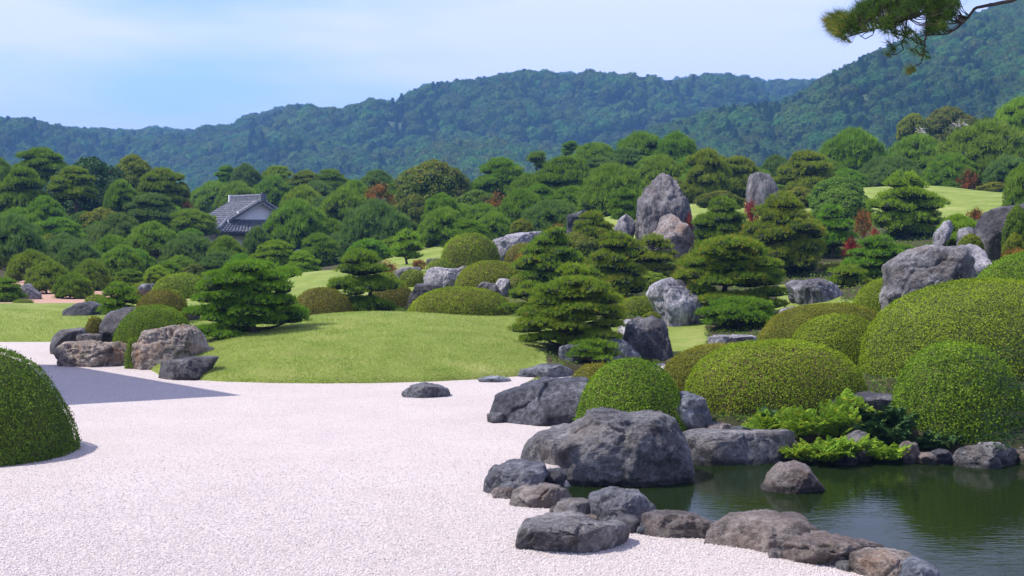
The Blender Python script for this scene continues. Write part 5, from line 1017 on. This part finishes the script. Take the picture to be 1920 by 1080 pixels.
# ------------------------------------------------------------------ overhanging pine bough, top right
r = np.random.default_rng(42); BD = 11.5; tb = np.array([6.4, 12.2, 0.]); bt = link('pine_tree', None, None, tb); tag(bt, 'long needled pine bough reaching in from the top right corner', 'pine tree')
g = Geo(); tube(g, np.array([(0, 0, -.4), (.1, 0, 1.6), (-.1, .1, 3.4), (.15, 0, 5.2), (0, 0, 7)]), [.2, .17, .15, .12, .08], 0, 10); link('trunk', g.mesh('near_trunk', [BARK], True), bt)
gl = Geo(); gn = Geo()
def limb(pts, w0, w1, dz=0.):
    q = np.array([P(a, b, BD+c) for a, b, c in pts])-tb; t = np.linspace(0, 1, len(q)); tt = np.linspace(0, 1, len(q)*4); q = np.c_[[np.interp(tt, t, q[:, k]) for k in range(3)]].T
    q = q+.012*np.c_[pnoise(q*3), pnoise(q*3+9), pnoise(q*3+5)]; tube(gl, q, np.linspace(w0, w1, len(q)), 0, 7); return q
L_ = [limb([(2400, -150, .6), (2150, -110, .3), (1960, -50, .1), (1850, -35, 0), (1771, 0, 0), (1740, 20, -.05), (1718, 31, 0), (1675, 43, .05), (1631, 57, .1), (1587, 70, .1)], .03, .006),
 limb([(2150, -110, .3), (1990, -40, .1), (1898, 1, 0), (1859, 9, 0), (1828, 15, .05), (1815, 33, .1), (1795, 52, .1), (1775, 63, .1), (1735, 66, .1)], .02, .005),
 limb([(1771, 0, 0), (1720, 5, .1), (1670, 12, .1), (1610, 20, .1), (1565, 38, .1)], .016, .005),
 limb([(1738, 22, 0), (1737, 50, 0), (1736, 74, 0), (1722, 82, 0)], .009, .004),
 limb([(1700, 36, 0), (1698, 66, .1), (1690, 82, .1), (1672, 88, .1)], .008, .004),
 limb([(1734, 72, 0), (1733, 100, 0), (1727, 118, 0), (1708, 128, 0)], .006, .003),
 limb([(1640, 54, .1), (1636, 66, .1), (1622, 74, .1), (1612, 68, .1)], .005, .003), limb([(1690, 82, .1), (1695, 92, .1), (1680, 102, .1), (1664, 101, .1)], .006, .003), limb([(1718, 31, 0), (1690, 25, -.2), (1650, 36, -.2), (1600, 45, -.2)], .01, .004)]
ALL = np.concatenate([q[len(q)//3:] for q in L_]); tips = []
def inpoly(pl, n):
    pl = np.array(pl, float); out = []
    while len(out) < n:
        q = np.array([[r.uniform(pl[:, 0].min(), pl[:, 0].max()), r.uniform(pl[:, 1].min(), pl[:, 1].max())]])
        if sdf(q, pl)[0] > 0: out.append(q[0])
    return out
for pl, n, orange in [([(1556, 40), (1568, 22), (1610, 12), (1650, -30), (1740, -60), (1765, 0), (1725, 20), (1690, 40), (1650, 55), (1600, 56), (1575, 66)], 420, 0), ([(1740, 8), (1770, -40), (1830, -40), (1800, 8), (1785, 40), (1760, 60), (1738, 62), (1745, 35)], 180, 0), ([(1545, 40), (1560, 28), (1590, 25), (1590, 62), (1560, 52)], 30, .5), ([(1655, 45), (1700, 40), (1725, 60), (1700, 66), (1660, 62)], 22, 0)]:  # last value paints sunlight into the needle colour of the left tip
    for q in inpoly(pl, n): tips.append((P(q[0]-6, q[1]+3, BD+r.normal(0, .28))-tb, orange))
for a, b, o_ in [(1662, 78, .1), (1668, 92, 0), (1660, 100, .1), (1672, 88, .05), (1705, 92, .25), (1715, 95, .25), (1722, 100, .25), (1734, 104, .1), (1730, 92, 0), (1725, 82, 0), (1718, 70, 0), (1705, 70, 0), (1702, 128, .25), (1708, 126, .2), (1698, 132, .4), (1575, 72, .2), (1585, 74, .1), (1690, 75, 0)]:
    tips.append((P(a+4, b+2, BD+r.normal(0, .05))-tb, o_))
for p, o_ in tips:
    k = np.argmin(((ALL-p)**2).sum(1)); s = ALL[k]; dv = p-s; L = np.linalg.norm(dv)
    if L > .03: tube(gl, [s, s+dv*.5+np.array([0, 0, -.02*L*5]), p], [.005, .004, .003], 0, 4)
    d = unit((np.array([-.75, r.normal(0, .5), .35+r.normal(0, .3)])+.4*dv/max(L, .05))[None])[0]; n = 46
    dd = unit(d+.55*r.normal(size=(n, 3))); base_t = r.uniform(.25, .65)+o_*.6
    blades(gn, np.repeat(p[None], n, 0)-d*r.uniform(0, .05, n)[:, None], dd, r.uniform(.07, .115, n), .0036, 0, np.clip(base_t+r.normal(0, .12, n)+o_*(r.uniform(size=n) < .4), 0, 1), r)
link('branch', gl.mesh('near_branch', [plain('dark_pine_bark', (.035, .028, .024), .9, 20, .4)], True), bt); link('crown', gn.mesh('near_needles', [LEAF['nearbranch'], CORE]), bt)

# ------------------------------------------------------------------ grass blades on the near lawn
r = np.random.default_rng(9); n = 215000; px = r.uniform(-60, 1130, n); d = 27.3*(46/27.3)**(r.uniform(size=n)**1.25); xy = np.c_[(px-CX)/F*d, d]
s = sdf(xy, EDGE); z = height(xy); keep = (s > .0) & (z > -.02) & (~((px > 85) & (px < 280) & (d < 36.5))) & ~((px > 1010) & (d < 32.5)); xy, z, s, d = xy[keep], z[keep], s[keep], d[keep]; m = len(xy)
g = Geo(); dirs = unit(np.c_[.55*r.normal(size=(m, 2)), np.full(m, 1.)]); dirs[:, 1] -= np.where(s < .18, .6, 0)
blades(g, np.c_[xy, z-.006], unit(dirs), r.uniform(.03, .065, m), np.maximum(.014, d/1406*.55), 0, np.clip(.48+.33*fbm(np.c_[xy*1.1, xy[:, :1]*0], 4)+r.normal(0, .16, m), 0, 1), r)
GB = leaf_mat('grass_blades', [(.2, .3, .045), (.32, .42, .08), (.44, .5, .13), (.58, .52, .2)], patch=.5, trans=.45, rough=.7, spec=.2, hue=.0)
tag(link('grass', g.mesh('grass', [GB])), 'short mown grass on the lawn mound', None, None, 'stuff')

# low leafy ground cover on the planted slope
r = np.random.default_rng(19); n = 72000; px = r.uniform(960, 2050, n); d = 21*(66/21)**r.uniform(size=n); xy = np.c_[(px-CX)/F*d, d]; s = sdf(xy, EDGE)
m_ = (s > .15) & (pnoise(np.c_[xy*.8, xy[:, :1]*0])+.5*pnoise(np.c_[xy*2.7, xy[:, :1]*0+3]) > -.12)
for x0, x1, d0, d1 in ((1225, 1320, 31.5, 38), (1445, 1580, 38, 47), (900, 1020, 20, 41)): m_ &= ~((px > x0) & (px < x1) & (d > d0) & (d < d1))
xy, d = xy[m_], d[m_]; m = len(xy); z = height(xy)+.07*r.uniform(size=m)**1.5*d/25
g = Geo(); leaves(g, np.c_[xy, z], unit(np.array([0, 0, 1.])+.6*r.normal(size=(m, 3))), np.maximum(.06, d/1406*2.6)*r.uniform(.7, 1.3, m), np.maximum(.035, d/1406*1.6), 0, np.clip(.45+.3*fbm(np.c_[xy*.9, xy[:, :1]*0], 2)+r.normal(0, .18, m), 0, 1), r)
tag(link('ground_cover', g.mesh('ground_cover', [LEAF['broad']])), 'low leafy ground cover between the rocks and pines on the slope', None, None, 'stuff')

# loose stones on the near gravel
r = np.random.default_rng(23); n = 130000; d = 11.2*(21/11.2)**r.uniform(size=n)**1.15; px = r.uniform(-250, 1750, n); xy = np.c_[(px-CX)/F*d, d]; k = (sdf(xy, POND) < -.12) & (sdf(xy, EDGE) < -.05) & (r.uniform(size=n) > sst(12, 20, d)); xy, d = xy[k], d[k]; m = len(xy)
me = bpy.data.meshes.new('gravel_stones'); me.vertices.add(m); me.vertices.foreach_set('co', np.c_[xy, .006*fbm(np.c_[xy*.9, xy[:, :1]*0], 3)+.002].astype(np.float32).ravel())
sz = np.clip(np.exp(r.normal(-4.9, .28, m)), .004, .016); a = me.attributes.new('scl', 'FLOAT_VECTOR', 'POINT'); a.data.foreach_set('vector', np.c_[sz, sz*r.uniform(.7, 1, m), sz*r.uniform(.5, .8, m)].astype(np.float32).ravel())
a = me.attributes.new('rot', 'FLOAT_VECTOR', 'POINT'); a.data.foreach_set('vector', np.c_[r.normal(0, .4, m), r.normal(0, .4, m), r.uniform(0, 6.28, m)].astype(np.float32).ravel())
v, f = ico(1); g = Geo(); g.add(v*(1+.2*r.normal(size=(len(v), 1))*.6), f)
pm, t, nn, l = mat_new('gravel_stone'); oi = nn.new('ShaderNodeObjectInfo'); rr = ramp(nn, [(0, (.36, .32, .315)), (.1, (.46, .405, .38)), (.25, (.515, .46, .43)), (1, (.56, .505, .475))]); l.new(oi.outputs['Random'], rr.inputs['Fac']); b = nn.new('ShaderNodeBsdfPrincipled'); l.new(rr.outputs['Color'], b.inputs['Base Color']); b.inputs['Roughness'].default_value = .8; o = nn.new('ShaderNodeOutputMaterial'); l.new(b.outputs[0], o.inputs['Surface'])
so = link('gravel_stones', me); scatter(so, bpy.data.objects.new('gravel_source', g.mesh('gravel_stone', [pm], False))); tag(so, 'loose pale stones of the white gravel court', None, None, 'stuff')
